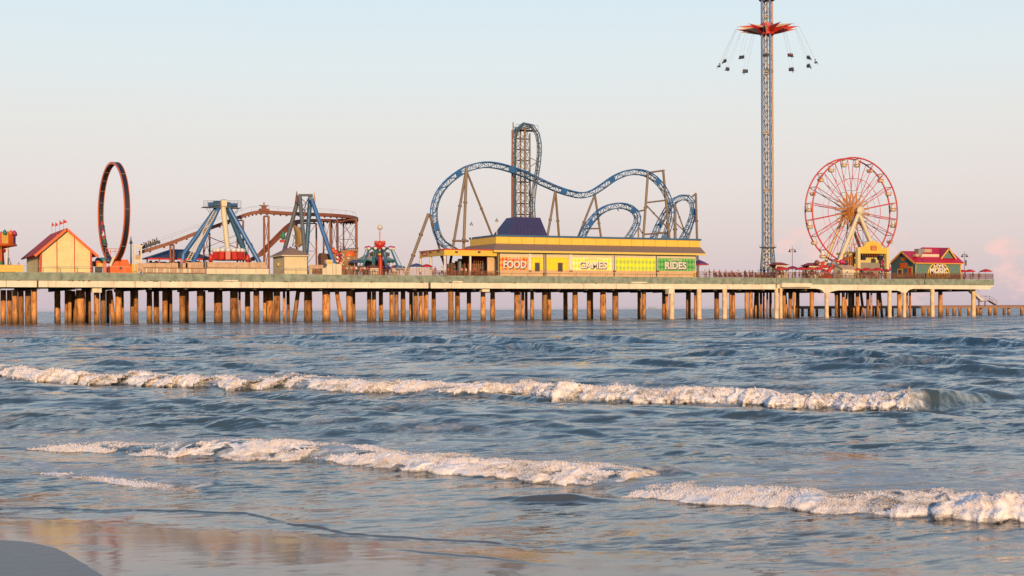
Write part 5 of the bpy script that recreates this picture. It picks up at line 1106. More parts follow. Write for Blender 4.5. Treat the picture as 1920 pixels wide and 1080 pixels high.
# ================================================================== steel roller coaster
rc_ = thing('roller_coaster', (ux(1080, 22), 22, DECK), 'blue truss roller coaster with tan supports looping behind the long hall', 'roller coaster')
def truss(pts, par, hh=.55, ww=.55, step=1.5, cols=(blued, bluep), vside=True):
    raw = spline(P3(pts) if not isinstance(pts[0], Vector) else pts, 12); L_ = [0]
    for a_, c_ in zip(raw, raw[1:]): L_.append(L_[-1]+(c_-a_).length)
    n = int(L_[-1]/step); s_ = np.linspace(0, L_[-1], n+1); A = np.array(raw); C_ = np.stack([np.interp(s_, L_, A[:, k]) for k in range(3)], 1); C_ = [Vector(c) for c in C_]
    ch = [[], [], [], []]
    for i, p in enumerate(C_):
        d = (C_[min(i+1, n)]-C_[max(i-1, 0)]).normalized(); sd2 = Vector((0, 1, 0)); sd2 = (sd2-d*sd2.dot(d)).normalized(); nn = d.cross(sd2)
        if nn.z < 0 and abs(d.x) > .5: pass
        ch[0].append(p+nn*hh+sd2*ww); ch[1].append(p+nn*hh-sd2*ww); ch[2].append(p-nn*hh+sd2*ww*.55); ch[3].append(p-nn*hh-sd2*ww*.55)
    b = MB(); b.tube(ch[0], .13, cols[1], 6); b.tube(ch[1], .13, cols[1], 6); b.build('rail', par)
    b = MB(); b.tube(ch[2], .10, cols[0], 6); b.tube(ch[3], .10, cols[0], 6)
    for i in range(n+1):
        for k, j in ((0, 1), (2, 3), (1, 3), (0, 2)): b.bar(ch[k][i], ch[j][i], .055, cols[0], 4, cap=False)
        if i < n:
            k = i % 2; b.bar(ch[1][i+k], ch[3][i+1-k], .06, cols[0], 4, cap=False); b.bar(ch[0][i+k], ch[2][i+1-k], .06, cols[0], 4, cap=False)
        if i % 9 == 4 and i < n: b.slab([ch[1][i], ch[1][i+1], ch[3][i+1], ch[3][i]], .06, cols[1])
    b.build('track_truss', par); return C_
main = [(856, 472, 13), (846, 466, 13.5), (829, 454, 14), (819, 434, 14.5), (814, 405, 15), (816, 382, 15.5), (826, 359, 16), (843, 339, 16.6), (869, 320, 17.2), (889, 312.5, 17.8), (909, 309, 18.2), (932, 311, 18.6), (961, 319, 19), (990, 330, 19.4), (1018, 343.5, 19.8), (1047, 356, 20.2), (1066, 362, 20.5), (1089, 366.5, 20.8), (1110, 362, 21), (1131, 349, 21.3),
        (1151, 335, 21.6), (1172, 325.5, 22), (1193, 322.5, 22.4), (1214, 327, 22.8), (1232, 340, 23.2), (1247, 360, 23.6), (1256, 384, 24), (1258, 402, 24.4), (1253, 425, 25), (1245, 448, 25.5), (1236, 470, 26)]
truss(main, rc_)
truss([(1084, 470, 16), (1094, 441, 16.4), (1105, 420, 16.8), (1126, 397, 17.4), (1149, 387, 18), (1170, 386.5, 18.6), (1187, 394, 19.2), (1195, 408, 19.8), (1192, 423, 20.4), (1181, 441, 21), (1166, 462, 21.5)], rc_)
truss([(1215, 470, 27), (1227, 443, 27), (1235, 424, 27), (1246, 403, 27), (1258, 384, 27), (1271, 373, 27), (1285, 369.5, 26.6), (1296, 377, 26), (1300, 394, 25.4), (1294, 417, 24.8), (1283, 441, 24.2), (1268, 466, 24)], rc_)
# vertical lift and over-the-top drop
truss([(963.8, 470, 21.8), (963.8, 440, 21.8), (964, 400, 21.8), (964, 340, 21.8), (964.2, 290, 21.8), (965, 260, 21.8), (969, 244, 21.7), (977, 235, 21.4), (986, 232.5, 21), (996, 236, 20.6), (1005, 247, 20.2), (1010, 264, 19.8), (1010.5, 290, 19.4), (1007, 320, 19.2), (1001.5, 350, 19), (998, 385, 19), (1000, 412, 19), (1004, 440, 19)], rc_, .28, .5, 1.9, (slate, blued))
lt = [(967.5, 23.2), (977, 24.6), (985.5, 22.2), (994.5, 23.6)]; b = MB(); zt = zy(985, 240, 23)
cor = [Vector((ux(px, vv), vv, 0)) for px, vv in lt]
for i, c in enumerate(cor): b.bar(c+UZ*DECK, c+UZ*(zt-(0 if i < 3 else 1)), .17 if i != 2 else .25, tan, 8)
b.build('lift_tower_column', rc_); b = MB(); k = 14; pairs = ((0, 1), (1, 3), (3, 2), (2, 0))
for i in range(k+1):
    z = DECK+(zt-DECK)*i/k
    for a_, c_ in pairs:
        b.bar(cor[a_]+UZ*z, cor[c_]+UZ*z, .09, slate, 4)
        if i < k: z2 = DECK+(zt-DECK)*(i+1)/k; b.bar(cor[a_]+UZ*(z if i % 2 else z2), cor[c_]+UZ*(z2 if i % 2 else z), .055, tan, 4); b.bar(cor[a_]+UZ*(z2 if i % 2 else z), cor[c_]+UZ*(z if i % 2 else z2), .045, tan, 4)
    if i % 1 == 0: b.bar(cor[0]+UZ*z, P(964, 0, 21.8)*0+Vector((ux(964, 21.8), 21.8, z)), .07, slate, 4)
b.build('lift_tower_lattice', rc_)
b = MB(); z = zy(985, 243, 22); b.box(cor[0].x-.5, cor[3].x+1.1, 21.8, 24.2, z-.1, z, brown); b.bar((cor[0].x-1.1, 22, z-1), (cor[0].x-1.1, 22, z+1.4), .12, tan, 6)
for x in np.linspace(cor[0].x-.5, cor[3].x+1.1, 5): b.bar((x, 21.8, z), (x, 21.8, z+1), .04, tan, 4)
b.bar((cor[0].x-.5, 21.8, z+1), (cor[3].x+1.1, 21.8, z+1), .04, tan, 4); b.build('top_platform', rc_)
b = MB(); b.bar((ux(961.7, 21), 21, DECK), (ux(961.7, 21), 21, zy(962, 246, 21)), .17, brown, 8); b.bar(P(1008, 303, 19.3), P(994.5, 296, 23.6), .07, tan); b.bar(P(1008, 303, 19.3), P(995, 312, 23.6), .07, tan); b.build('lift_guide', rc_)
sup = [((803.5, 401, 14), (765, 505, 12), .30), ((805, 401, 14), (831, 490, 17), .22), ((875, 311, 17), (868, 500, 14), .30), ((873.5, 322, 17), (843, 500, 12), .27), ((876, 324, 17), (938, 480, 21), .22), ((850, 451.5, 13), (878, 452, 14), .2),
       ((1041, 359, 20), (1020, 480, 17), .26), ((1041.5, 359, 20), (1051, 480, 23), .26), ((1115, 366, 21), (1070, 480, 18), .24), ((1115.5, 366, 21), (1132, 480, 23), .24), ((1092, 429, 19), (1122, 428.5, 22), .16),
       ((1215, 324, 22.6), (1203, 490, 20), .28), ((1243.5, 320, 23), (1259, 490, 25), .28), ((1217, 323.5, 22.6), (1245.5, 319.5, 23), .20), ((1211, 380, 22), (1248.5, 375.5, 24), .18), ((1211, 384, 22), (1255, 431, 24.6), .16), ((1208, 439.5, 21), (1254, 435.5, 25), .18), ((1195.5, 396.8, 20), (1209, 393.5, 22), .18), ((1197, 425, 22), (1197, 470, 22), .16), ((1197, 425, 22), (1208, 443, 21.5), .14),
       ((1265.5, 384, 26), (1266, 490, 22), .34), ((1266, 385, 26.4), (1290, 452, 28), .16), ((1267, 418, 25), (1291, 441, 25), .13), ((1304.5, 363, 26), (1308.5, 500, 16), .26), ((1296, 370, 26), (1305, 362.6, 26), .2), ((1307, 394, 24), (1287, 460, 26), .18), ((1157, 391, 18), (1160, 395, 20), .1)]
for p, q, r in sup:
    A, B2 = P(*p), P(*q)
    if q[1] > 470: B2 = A+(B2-A)*((A.z-DECK)/max(.1, A.z-B2.z)) if B2.z < A.z-.5 else B2
    b = MB(); b.bar(A, B2, r, tan, 10); d = B2-A; L_ = d.length
    if L_ > 9:
        for f in (.33, .66): m_ = A+d*f; b.bar(m_-d.normalized()*.12, m_+d.normalized()*.12, r*1.5, tan, 10)
    b.build('support', rc_)
# ================================================================== swing tower
sw = thing('swing_tower', (ux(1440, 14), 14, DECK), 'very tall blue and cream lattice swing tower with a red star and hanging chairs', 'ride'); v = 14; tc_ = Vector((ux(1440, v), v, 0))
zt_ = zy(1440, -60, v); R_ = 1.30; a0 = -TH+math.radians(19); cor = [tc_+Vector((math.cos(a0+i*math.pi/2), math.sin(a0+i*math.pi/2), 0))*R_ for i in range(4)]
zb_ = zy(1440, 464, v)
for i, c in enumerate(cor):
    d = (c-tc_).normalized(); b = MB(); m_ = (mat('tower_sunlit_steel', (.50, .26, .12), .45) if i == 0 else bluep); b.bar(c+UZ*zb_, c+UZ*zt_, .235, m_, 10); b.build('column', sw)  # right hand column: warm sunlight painted in as an orange colour
    b = MB(); b.bar(c+UZ*zb_, tc_+d*1.95*1.0+UZ*DECK, .24, blued, 10, .30); b.build('leg', sw)
crib = mat('cream_ribbon', (.78, .62, .44), .45, var=.05); per = 52.8*msc(1440, v)
for i in range(4):
    A, B2 = cor[i], cor[(i+1) % 4]; b = MB(); mid = (A+B2)/2; sd2 = (B2-A).normalized(); wv = (B2-A).length/2-.18
    z = zb_; pts1 = []; n_ = 0
    while z < zt_: ph = 2*math.pi*(z-zb_)/per; pts1.append((z, math.sin(ph))); z += per/20
    for sg in (1, -1): b.tube([mid+sd2*(wv*(.5*sg*1.0)*.0+wv*sg*s_)+UZ*zz for zz, s_ in pts1], .065, crib, 5)
    b.build('ribbon_lattice', sw)
    b = MB(); lo = [(DECK+(zb_-DECK)*k/4) for k in range(5)]
    for k in range(4):
        f0 = 1+(.5)*(1-k/4); f1 = 1+.5*(1-(k+1)/4); a1, b1 = tc_+(A-tc_)*f0, tc_+(B2-tc_)*f0; a2_, b2_ = tc_+(A-tc_)*f1, tc_+(B2-tc_)*f1
        b.bar(a1+UZ*lo[k], b2_+UZ*lo[k+1], .09, crib, 5); b.bar(b1+UZ*lo[k], a2_+UZ*lo[k+1], .09, crib, 5)
    b.build('base_lattice', sw)
b = MB(); z = zb_; 
zz = [zy(1440, y, v) for y in (357, 249, 137, 31)]
for z in zz:
    for dz in (-.25, .25):
        for i in range(4): b.bar(cor[i]+UZ*(z+dz), cor[(i+1) % 4]+UZ*(z+dz), .09, crib, 5)
b.build('collar', sw)
b = MB(); b.bar(tc_+UZ*DECK, tc_+UZ*zt_, .2, grey, 12); b.build('core_pipe', sw)
b = MB(); b.lathe(tc_+UZ*zb_, [(1.3, -.1), (1.85, -.1), (1.85, .05), (1.3, .05)], slate, 16)
for i in range(10): a_ = i*.628; b.bar(tc_+Vector((1.8*math.cos(a_), 1.8*math.sin(a_), zb_)), tc_+Vector((1.8*math.cos(a_), 1.8*math.sin(a_), zb_+.5)), .04, slate, 4)
b.build('collar_walkway', sw)
b = MB(); b.box(tc_.x-2.3, tc_.x+2.3, v-3.2, v+2, DECK, DECK+.9, pinkf); b.build('base_platform', sw)
b = MB(); b.lathe(tc_+UZ*(zy(1440, 2, v)), [(1.3, 0), (1.75, .1), (1.8, .5), (1.4, .7)], woodr, 16); b.build('upper_ring', sw)
# star
sc_ = tc_+UZ*zy(1440, 55, v); zs = sc_.z
b = MB(); b.lathe(tc_+UZ*(zs-1.35), [(1.45, 0), (1.7, .15), (1.75, .5), (1.5, .7), (1.45, 2.6)], redp, 18); b.build('star_hub', sw)
for k in range(12):
    a_ = math.radians(15+30*k); d = RG*math.cos(a_)-FW*math.sin(a_); s_ = d.cross(UZ); up = 1.0 if k % 2 else .6; tip = sc_+d*7.0+UZ*(.3)
    b0 = tc_+d*1.1; w = .38; mz = UZ*zs
    A, Bm, Cm, D_ = b0+mz+UZ*up, b0+mz+s_*w, b0+mz-UZ*1.25, b0+mz-s_*w
    b = MB(); cr = mat('star_cream', (.78, .52, .30), .4, var=.05)
    b.add([A, Bm, tip], [(0, 1, 2)], cr if k % 2 else redp); b.add([Bm, Cm, tip], [(0, 1, 2)], redp); b.add([Cm, D_, tip], [(0, 1, 2)], cr if k % 2 else mat('deep_red', (.45, .02, .02), .4)); b.add([D_, A, tip], [(0, 1, 2)], redp if k % 2 else cr)
    b.lathe(tip, [(0, -.14), (.16, 0), (0, .14)], white, 8); b.build('star_ray', sw)
    # chair on two long chains, swung outwards
    ca = math.radians(12+30*k); dr = (RG*math.cos(ca)-FW*math.sin(ca)); dr.z = 0; cp = tc_+dr*10.6; cp.z = zy(1440, 121.5, v)
    ch = MB(); tl = (cp-tip); tn = tl.normalized(); sv = UZ.cross(dr).normalized()
    for q in (-.45, .45): ch.bar(tip+sv*q*.6, cp+sv*q+UZ*.55, .016, grey, 4)
    tl_ = tip+UZ*0; ch.build('chain', sw)
    ch = MB(); rot = Matrix((sv, dr, UZ)).transposed(); ch.obox(cp, 1.3, .5, .10, dkgrey, rot); ch.obox(cp-dr*.0+sv*0+UZ*.32-dr*.22, 1.3, .08, .7, dkgrey, rot); ch.obox(cp+dr*.25+UZ*.25, 1.0, .05, .05, dkgrey, rot)
    for q in (-.5, .5): ch.bar(cp+sv*q, cp+sv*q+UZ*.6, .035, dkgrey, 4)
    ch.build('swing_chair', sw)
SWING = [(tc_+(RG*math.cos(math.radians(12+30*k))-FW*math.sin(math.radians(12+30*k)))*10.6, math.radians(12+30*k)) for k in range(12)]; SWZ = zy(1440, 121.5, v)

# ================================================================== ferris wheel
fw = thing('ferris_wheel', (ux(1600, 14), 14, DECK), 'large red rimmed ferris wheel with cream legs and yellow lit hub spokes', 'ferris wheel')
vc = 13.4; wc = P(1597.3, 396.7, vc); RW = 100*msc(1597, vc); hw = 1.3; orr = mat('warm_lit_steel', (.60, .24, .05), .45); yel = mat('cream_yellow_steel', (.74, .60, .34), .45); redr = mat('wheel_red', (.66, .07, .05), .45)  # orr: warm light on the inner spokes, put into their colour
def wp(r, a_, k): return Vector((wc.x+r*math.sin(a_), wc.y+k, wc.z+r*math.cos(a_)))
for k in (-hw, hw):
    b = MB(); b.tube([wp(RW, 2*math.pi*i/80, k) for i in range(80)], .18, redr, 7, True); b.build('rim', fw)
    b = MB(); b.tube([wp(RW*.62, 2*math.pi*i/60, k*.7) for i in range(60)], .025, redr, 4, True); b.tube([wp(RW*.32, 2*math.pi*i/40, k*.8) for i in range(40)], .045, orr, 4, True); b.build('tension_ring', fw)
for i in range(20):
    a_ = 2*math.pi*(i+.5)/20-.03; b = MB(); b.bar(wp(RW, a_, -hw), wp(RW, a_, hw), .085, redr, 6)
    for k in (-hw, hw):
        b.bar(wp(RW, a_, k), wp(RW*.40, a_, k*.75), .085, redr, 5); b.bar(wp(RW*.40, a_, k*.75), wp(.5, a_, k*.9), .10, orr, 5)
        b.bar(wp(RW*.40, a_, k*.75), wp(.6, a_+.9, k*.9), .06, orr, 4); b.bar(wp(RW*.40, a_, k*.75), wp(.6, a_-.9, k*.9), .06, orr, 4)
    b.bar(wp(RW*.98, a_, -hw), wp(RW*.62, a_, hw*.8), .05, redr, 4); b.bar(wp(RW*.40, a_, -hw*.75), wp(RW*.70, a_, hw*.8), .05, redr, 4); b.bar(wp(RW*.62, a_, -hw*.7), wp(RW*.62, a_+2*math.pi/20, -hw*.7), .05, redr, 4)
    b.bar(wp(RW*.40, a_, -hw*.75), wp(RW*.40, a_, hw*.75), .05, orr, 4); b.build('spoke', fw)
b = MB(); b.bar(wp(0, 0, -2.7), wp(0, 0, 3.2), .42, yel, 14); b.bar(wp(0, 0, -1.4), wp(0, 0, 1.4), 1.0, orr, 16); b.build('axle', fw)
b = MB(); hd = wp(0, 0, -3.0); b.lathe(hd, [(0, .35), (.95, .3), (1.05, 0), (.85, -.25)], cream, 24, 'Y'); b.build('hub_cap', fw)
def fl(px0, py0, v0_, px1, v1_, m, r=.34):
    A = P(px0, py0, v0_); B2 = Vector((ux(px1, v1_), v1_, DECK)); b = MB(); b.bar(A, B2, r, m, 12, r*1.15); b.build('leg', fw)
fl(1609, 402, 10.6, 1560, 9.6, cream, .42); fl(1611, 402, 10.6, 1663, 10, cream, .42); fl(1583, 400, 16.8, 1535, 17, yel, .34); fl(1590, 402, 16.4, 1635, 17.5, yel, .34)
fl(1606, 412, 10.9, 1578, 10.9, cream, .22)
b = MB(); b.box(ux(1572, 10), ux(1592, 10), 9, 15, DECK, DECK+1.4, pinkf); b.build('loading_platform', fw)
gm = [mat('gondola_cream', (.74, .62, .38), .45, var=.05), redp, seafoam]
gproto = None
for i in range(20):
    a_ = 2*math.pi*i/20+2*math.pi*.5/20-.03; c = wp(RW, a_, 0)
    if gproto is None:
        def gond(cm_):
            b = MB(); b.lathe((0, 0, -1.95), [(.0, 0), (.55, .02), (.74, .32), (.79, .66), (.72, .66), (.66, .35), (.4, .2)], cm_, 14); b.lathe((0, 0, -1.33), [(.80, -.05), (.82, 0), (.80, .06)], redp, 14); return b
        gp = thing('gondola', c, None, None); ORG[gp.name] = Vector((0, 0, 0)); gp.parent = None
        b = gond(gm[0]); b.build('tub', gp); b = MB()
        for q in (-.8, .8): b.bar((q, 0, -1.3), (q*.3, 0, 0), .035, grey, 4)
        b.bar((0, 0, -1.4), (0, 0, 0), .05, white, 6); b.bar((0, -1.3, 0), (0, 1.3, 0), .05, grey, 6); b.build('hanger', gp)
        b = MB(); b.lathe((0, 0, -.62), [(.45, -.55), (.45, .3), (.4, .35), (0, .38)], white, 12); b.build('canopy', gp)
        gproto = gp; gp.parent = fw; gp.location = c-ORG[fw.name]; g = gp
    else: g = copy_tree(gproto, fw); g.location = c-ORG[fw.name]
    if i % 5 in (1, 3):                                    # some tubs hang open, without the centre canopy
        for ch_ in list(g.children):
            if ch_.name.startswith('canopy') and g is not gproto: bpy.data.objects.remove(ch_)
        

# ================================================================== yellow arch building
ya = thing('yellow_arch_stage', (ux(1637, 6), 6, DECK), 'yellow stage building with rounded arch front, red sign and two black speakers', 'building'); v = 5.5
yw = mat('warm_yellow', (.82, .54, .06)); cw = mat('pale_yellow', (.76, .62, .28), .55, var=.05)
cxa = 1637; pts = [(ux(1613, v), zy(1637, 475.5, v)), (ux(1662, v), zy(1637, 475.5, v)), (ux(1662, v), zy(1637, 464, v)), (ux(1655, v), zy(1637, 464, v))]
for t in np.linspace(0, math.pi, 16): pts.append((ux(1637.5+17.5*math.cos(t), v), zy(1637, 463.5-11.5*math.sin(t), v)))
pts.append((ux(1613, v), zy(1637, 464, v))); b = MB(); b.prism(pts, v, v+.5, yw); b.build('arch_front', ya)
b = MB()
for t in range(9): a_ = math.pi*(t+.5)/9; q = P(1637.5+13*math.cos(a_), 463-8.5*math.sin(a_), v); b.box(q.x-.12, q.x+.12, v-.05, v-.003, q.z-.16, q.z+.16, cw)
b.build('arch_lettering', ya); b = MB(); b.box(ux(1632.5, v), ux(1643.5, v), v-.07, v-.003, zy(1637, 469.5, v), zy(1637, 460.5, v), redp)
for yy, n in ((462.8, 4), (467.2, 5)):
    for k in range(n): q = P(1634.2+k*8.0/n, yy, v); b.box(q.x, q.x+.12, v-.09, v-.071, q.z-.16, q.z+.2, cw)
b.build('sign', ya)
for p0, p1 in ((1608, 1613), (1662, 1667)): b = MB(); b.box(ux(p0, v), ux(p1, v), v-.1, v+.7, DECK, zy(p0, 463.5, v), cw); b.build('pillar', ya)
b = MB(); b.box(ux(1608, v), ux(1667, v), v+.6, v+7, zy(1637, 476.5, v), zy(1637, 474, v), woodr); b.build('roof', ya)
b = MB(); b.box(ux(1608, v+4), ux(1662, v+4), v+4, v+4.2, zy(1637, 494, v+4), zy(1637, 476, v+4), cw); b.box(ux(1600, v+4), ux(1607, v+4), v+3.8, v+4.3, DECK, zy(1603, 478, v+4), yw); b.build('back_wall', ya)
b = MB(); b.box(ux(1611, v+2), ux(1650, v+2), v+2, v+2.2, DECK, zy(1637, 492.5, v+2), mat('grey_curtain', (.30, .27, .24), .8)); b.build('stage_front', ya)
b = MB()
for k in range(7): b.bar(P(1622+k*4.4, 476, v+1), P(1622+k*4.4, 480.5, v+1), .05, orangep, 5)
b.build('lamp_row', ya)
for px in (1617.5, 1650.5): b = MB(); q = P(px, 483.3, v+.2); b.obox(q, 1.15, .8, .95, blackp, Matrix.Rotation(.2, 3, 'X')); b.bar(q+UZ*.5, q+UZ*1.0, .06, grey, 5); b.build('speaker', ya)
b = MB(); b.beam(P(1652, 488, v+1), P(1662, 510, v+1), .25, .35, magenta); b.beam(P(1656, 478, v+2), P(1668, 494, v+2), .2, .8, cream); b.beam(P(1664, 492, v+1), P(1670, 506, v+1), .25, .35, magenta); b.build('slide_rail', ya)
ob_ = thing('orange_booth', (ux(1598, 10), 10, DECK), 'orange booth with brown sloped awning left of the yellow arch stage', 'booth'); v = 8
b = MB(); b.box(ux(1590, v), ux(1602, v), v, v+3, DECK, zy(1596, 481, v), orangep and mat('burnt_orange', (.55, .20, .06), .6)); b.build('wall', ob_)
b = MB(); b.slab([(ux(1589, v), v-.6, zy(1589, 476, v)), (ux(1609, v), v-.6, zy(1609, 472.5, v)), (ux(1609, v), v+4, zy(1609, 470, v)), (ux(1589, v), v+4, zy(1589, 473.5, v))], .35, yellow); b.build('awning', ob_)
b = MB(); b.bar(dk(1593.5, v-.3), P(1593.5, 463, v-.3), .1, woodr, 6); b.bar(dk(1597.5, v-.3), P(1597.5, 473, v-.3), .1, wood, 6); b.build('post', ob_)

# small white gabled hut, two kiosks
def gable_hut(name, pa, pb, pc, yw_, ye, yp, v, wallm, roofm, label, cat):
    # left gable face pa..pb recedes, front face pb..pc
    xb0, xc0 = ux(pb, v), ux(pc, v); dpt = (pb-pa)/(F*.66)*(v-CAM.y)/ray(pb, 520).y*1.0; t = thing(name, (xb0, v, DECK), label, cat)
    zE, zP = zy(pb, ye, v), zy(pa/2+pb/2, yp, v+dpt/2); b = MB(); b.prismx([(v, DECK), (v+dpt, DECK), (v+dpt, zE), (v+dpt/2, zP-.15), (v, zE)], xb0, xc0, wallm); b.build('wall', t); b = MB()
    for s_ in (-1, 1):
        e = (v+dpt/2+s_*(dpt/2+.3), zP-(zP-zE)/(dpt/2)*(dpt/2+.3)); q = [(xb0-.25, v+dpt/2, zP), (xc0+.25, v+dpt/2, zP), (xc0+.25, e[0], e[1]), (xb0-.25, e[0], e[1])]
        b.slab(q[::-1] if s_ < 0 else q, .12, roofm)
    b.build('roof', t); return t, xb0, xc0, zE
t, xb0, xc0, zE = gable_hut('white_hut', 1562, 1580, 1604, 520, 502.5, 496.8, 3, cream, pinkf, 'small cream hut with pale gable roof below the ferris wheel', 'hut')
b = MB(); b.box(xb0+.9, xb0+1.5, 2.93, 2.997, DECK+.1, DECK+2.0, white); b.lathe((xb0+1.2, 2.9, DECK+1.55), [(0, 0), (.17, 0), (.17, .05), (0, .06)], dkgrey, 10, 'Y'); b.box(xb0-.06, xb0-.003, 3.8, 4.6, DECK+1.2, DECK+1.9, grey); b.build('door', t)
for nm_, p0, p1, yr, ye, vv, lbl in (('a', 1453, 1477, 492, 496, 6.5, 'cream kiosk with red hip roof at the foot of the swing tower'), ('b', 1515, 1538, 493, 497.5, 6.5, 'cream kiosk with red hip roof left of the red tentacle ride')):
    t = thing('red_roof_kiosk', (ux(p0, vv), vv, DECK), lbl, 'kiosk'); b = MB(); x0, x1 = ux(p0+2, vv), ux(p1-1, vv); ze = zy(p0, ye+.5, vv)
    for x in (x0, x1-.25, x0+(x1-x0)*.45): b.box(x, x+.25, vv, vv+.25, DECK, ze, cream)
    b.box(x0, x1, vv-.02, vv+.28, ze-.35, ze-.002, cream); b.box(x0, x1, vv+2.2, vv+2.4, DECK, ze, grey); b.box(x0+.05, x1-.05, vv+.3, vv+.5, DECK, DECK+1.0, cream); b.build('wall', t)
    b = MB(); b.box(x0+.9, x1-.5, vv+.6, vv+.7, DECK+1.1, DECK+2.0, slate); b.build('window', t)
    b = MB(); b.hip(x0-.45, x1+.45, vv-.45, vv+2.8, ze, zy(p0, yr, vv+1.5), 1.2, 1.4, mat('dark_red_roof', (.36, .03, .03), .6)); b.build('roof', t)
# red tentacle ride under the wheel
tr_ = thing('tentacle_ride', (ux(1552, 8), 8, DECK), 'bright red curved arm ride between the red umbrellas and white hut', 'ride'); v = 6
for pts, r in (([(1552, 515), (1556, 505), (1562, 495), (1567, 488)], .42), ([(1538, 505), (1541, 497), (1545, 491)], .30), ([(1567, 488), (1574, 491), (1582, 490)], .16), ([(1545, 491), (1536, 493), (1531, 491.5)], .16), ([(1540, 499), (1548, 499.5), (1557, 498.5)], .36)):
    b = MB(); b.tube(spline([P(a_, c_, v) for a_, c_ in pts], 4), r, redp, 8); b.build('arm', tr_)
b = MB(); b.lathe((ux(1549, v+1), v+1, DECK), [(1.4, 0), (1.2, .8), (.5, 1.2), (.4, 2.2)], redp, 14); b.build('base', tr_)
for px, py, m_ in ((1581, 491.5, redp), (1577.5, 491, magenta), (1531.5, 492.2, woodr), (1586, 493, navy), (1554, 497.5, slate), (1562, 493.5, grey)): b = MB(); b.lathe(P(px, py, v), [(0, -.5), (.5, -.35), (.6, .1), (.3, .5), (0, .55)], m_, 9); b.build('car', tr_)

# ================================================================== teal live music building
lm = thing('live_music_hall', (ux(1750, 2), 2, DECK), 'teal building with crimson roof and a live music sunburst mural near the pier end', 'building'); v = 2.0
x0, x1 = ux(1717, v), ux(1801.5, v); dp = 8.2; ze = zy(1760, 492.2, v); zr = zy(1692, 470.5, v+dp/2); shaded_teal = mat('shaded_teal_paint', (.07, .15, .17), .6, var=.1)
b = MB(); b.prismx([(v+.003, DECK), (v+dp, DECK), (v+dp, ze), (v+dp/2, zr-.2), (v+.003, ze)], x0, x0+2, shaded_teal); b.box(x0+2.001, x1, v+.2, v+dp, DECK, ze, tealg)  # gable wall gets a darker teal, standing in for its weaker sun
b.box(x0+.002, x1, v-.0, v+.199, DECK, ze, tealg); b.build('wall', lm)
b = MB(); sl2 = (zr-ze)/(dp/2)
for s_ in (-1, 1):
    o_ = .3; yv = v+dp/2+s_*(dp/2+o_); q = [(x0-.5, v+dp/2, zr), (x0+6, v+dp/2, zr), (x0+6, yv, ze-sl2*o_+.05), (x0-.5, yv, ze-sl2*o_+.05)]; b.slab(q[::-1] if s_ < 0 else q, .14, magroof)
zh = zy(1750, 464.0, v+dp/2); xr0, xr1 = ux(1729, v+dp/2), ux(1777, v+dp/2); z_e = ze-sl2*.3+.06
b.add([(x0+2, v-.33, z_e), (x1+.9, v-.33, z_e), (x1+.9, v+dp+.75, z_e), (x0+2, v+dp+.75, z_e), (xr0, v+dp/2, zh), (xr1, v+dp/2, zh)], [(0, 1, 5, 4), (1, 2, 5), (2, 3, 4, 5), (3, 0, 4), (3, 2, 1, 0)], magroof)
b.build('roof', lm)
b = MB(); yo = mat('orange_trim', (.78, .42, .06), .5, var=.05)
for s_ in (-1, 1): yv = v+dp/2+s_*(dp/2+.33); b.beam(Vector((x0-.55, v+dp/2, zr-.2)), Vector((x0-.55, yv, ze-sl2*.33-.12)), .1, .34, yo)
b.box(x0-.3, x1+.9, v-.41, v-.34, z_e-.2, z_e+.02, yo); b.box(x0-.1, x0+.12, v-.04, v-.003, DECK, ze, pinkf); b.box(x1-.2, x1+.05, v-.05, v-.003, DECK, ze, yo); b.build('trim', lm)
b = MB(); gx0, gx1, gxm = ux(1763, v+1), ux(1789.5, v+1), ux(1777, v+1); gz0, gz1 = zy(1776, 484, v+.8), zy(1776, 465.5, v+.8)
b.prism([(gx0+.4, gz0), (gx1-.4, gz0), (gxm, gz1-.5)], v+.9, v+3.6, tealg)
for p, q in (((gx0-.15, gz0-.1), (gxm, gz1)), ((gx1+.15, gz0-.1), (gxm, gz1))): b.slab([(p[0], v+.6, p[1]), (q[0], v+.6, q[1]), (q[0], v+4.3, q[1]), (p[0], v+4.3, p[1])], .2, magroof); b.beam(Vector((p[0], v+.55, p[1]-.1)), Vector((q[0], v+.55, q[1]-.12)), .1, .36, yo)
b.build('dormer', lm)
b = MB(); b.box(ux(1729, v+1.4), ux(1761, v+1.4), v+1.4, v+3, zy(1745, 488, v+1.4), zy(1745, 476.5, v+1.4), cream); b.build('rooftop_duct', lm)
b = MB(); b.box(ux(1722.5, v+2.6), ux(1734, v+2.6), v+2.6, v+4, zy(1740, 478, v+2.6), zy(1740, 466.6, v+2.6), grey); b.box(ux(1734.5, v+2.6), ux(1748, v+2.6), v+2.7, v+4, zy(1740, 477, v+2.6), zy(1740, 466.9, v+2.6), pinkf)
b.box(ux(1717, v+1), ux(1724, v+1), v+1, v+2, zy(1720, 481, v+1), zy(1720, 476, v+1), pinkf); b.build('rooftop_air_unit', lm)
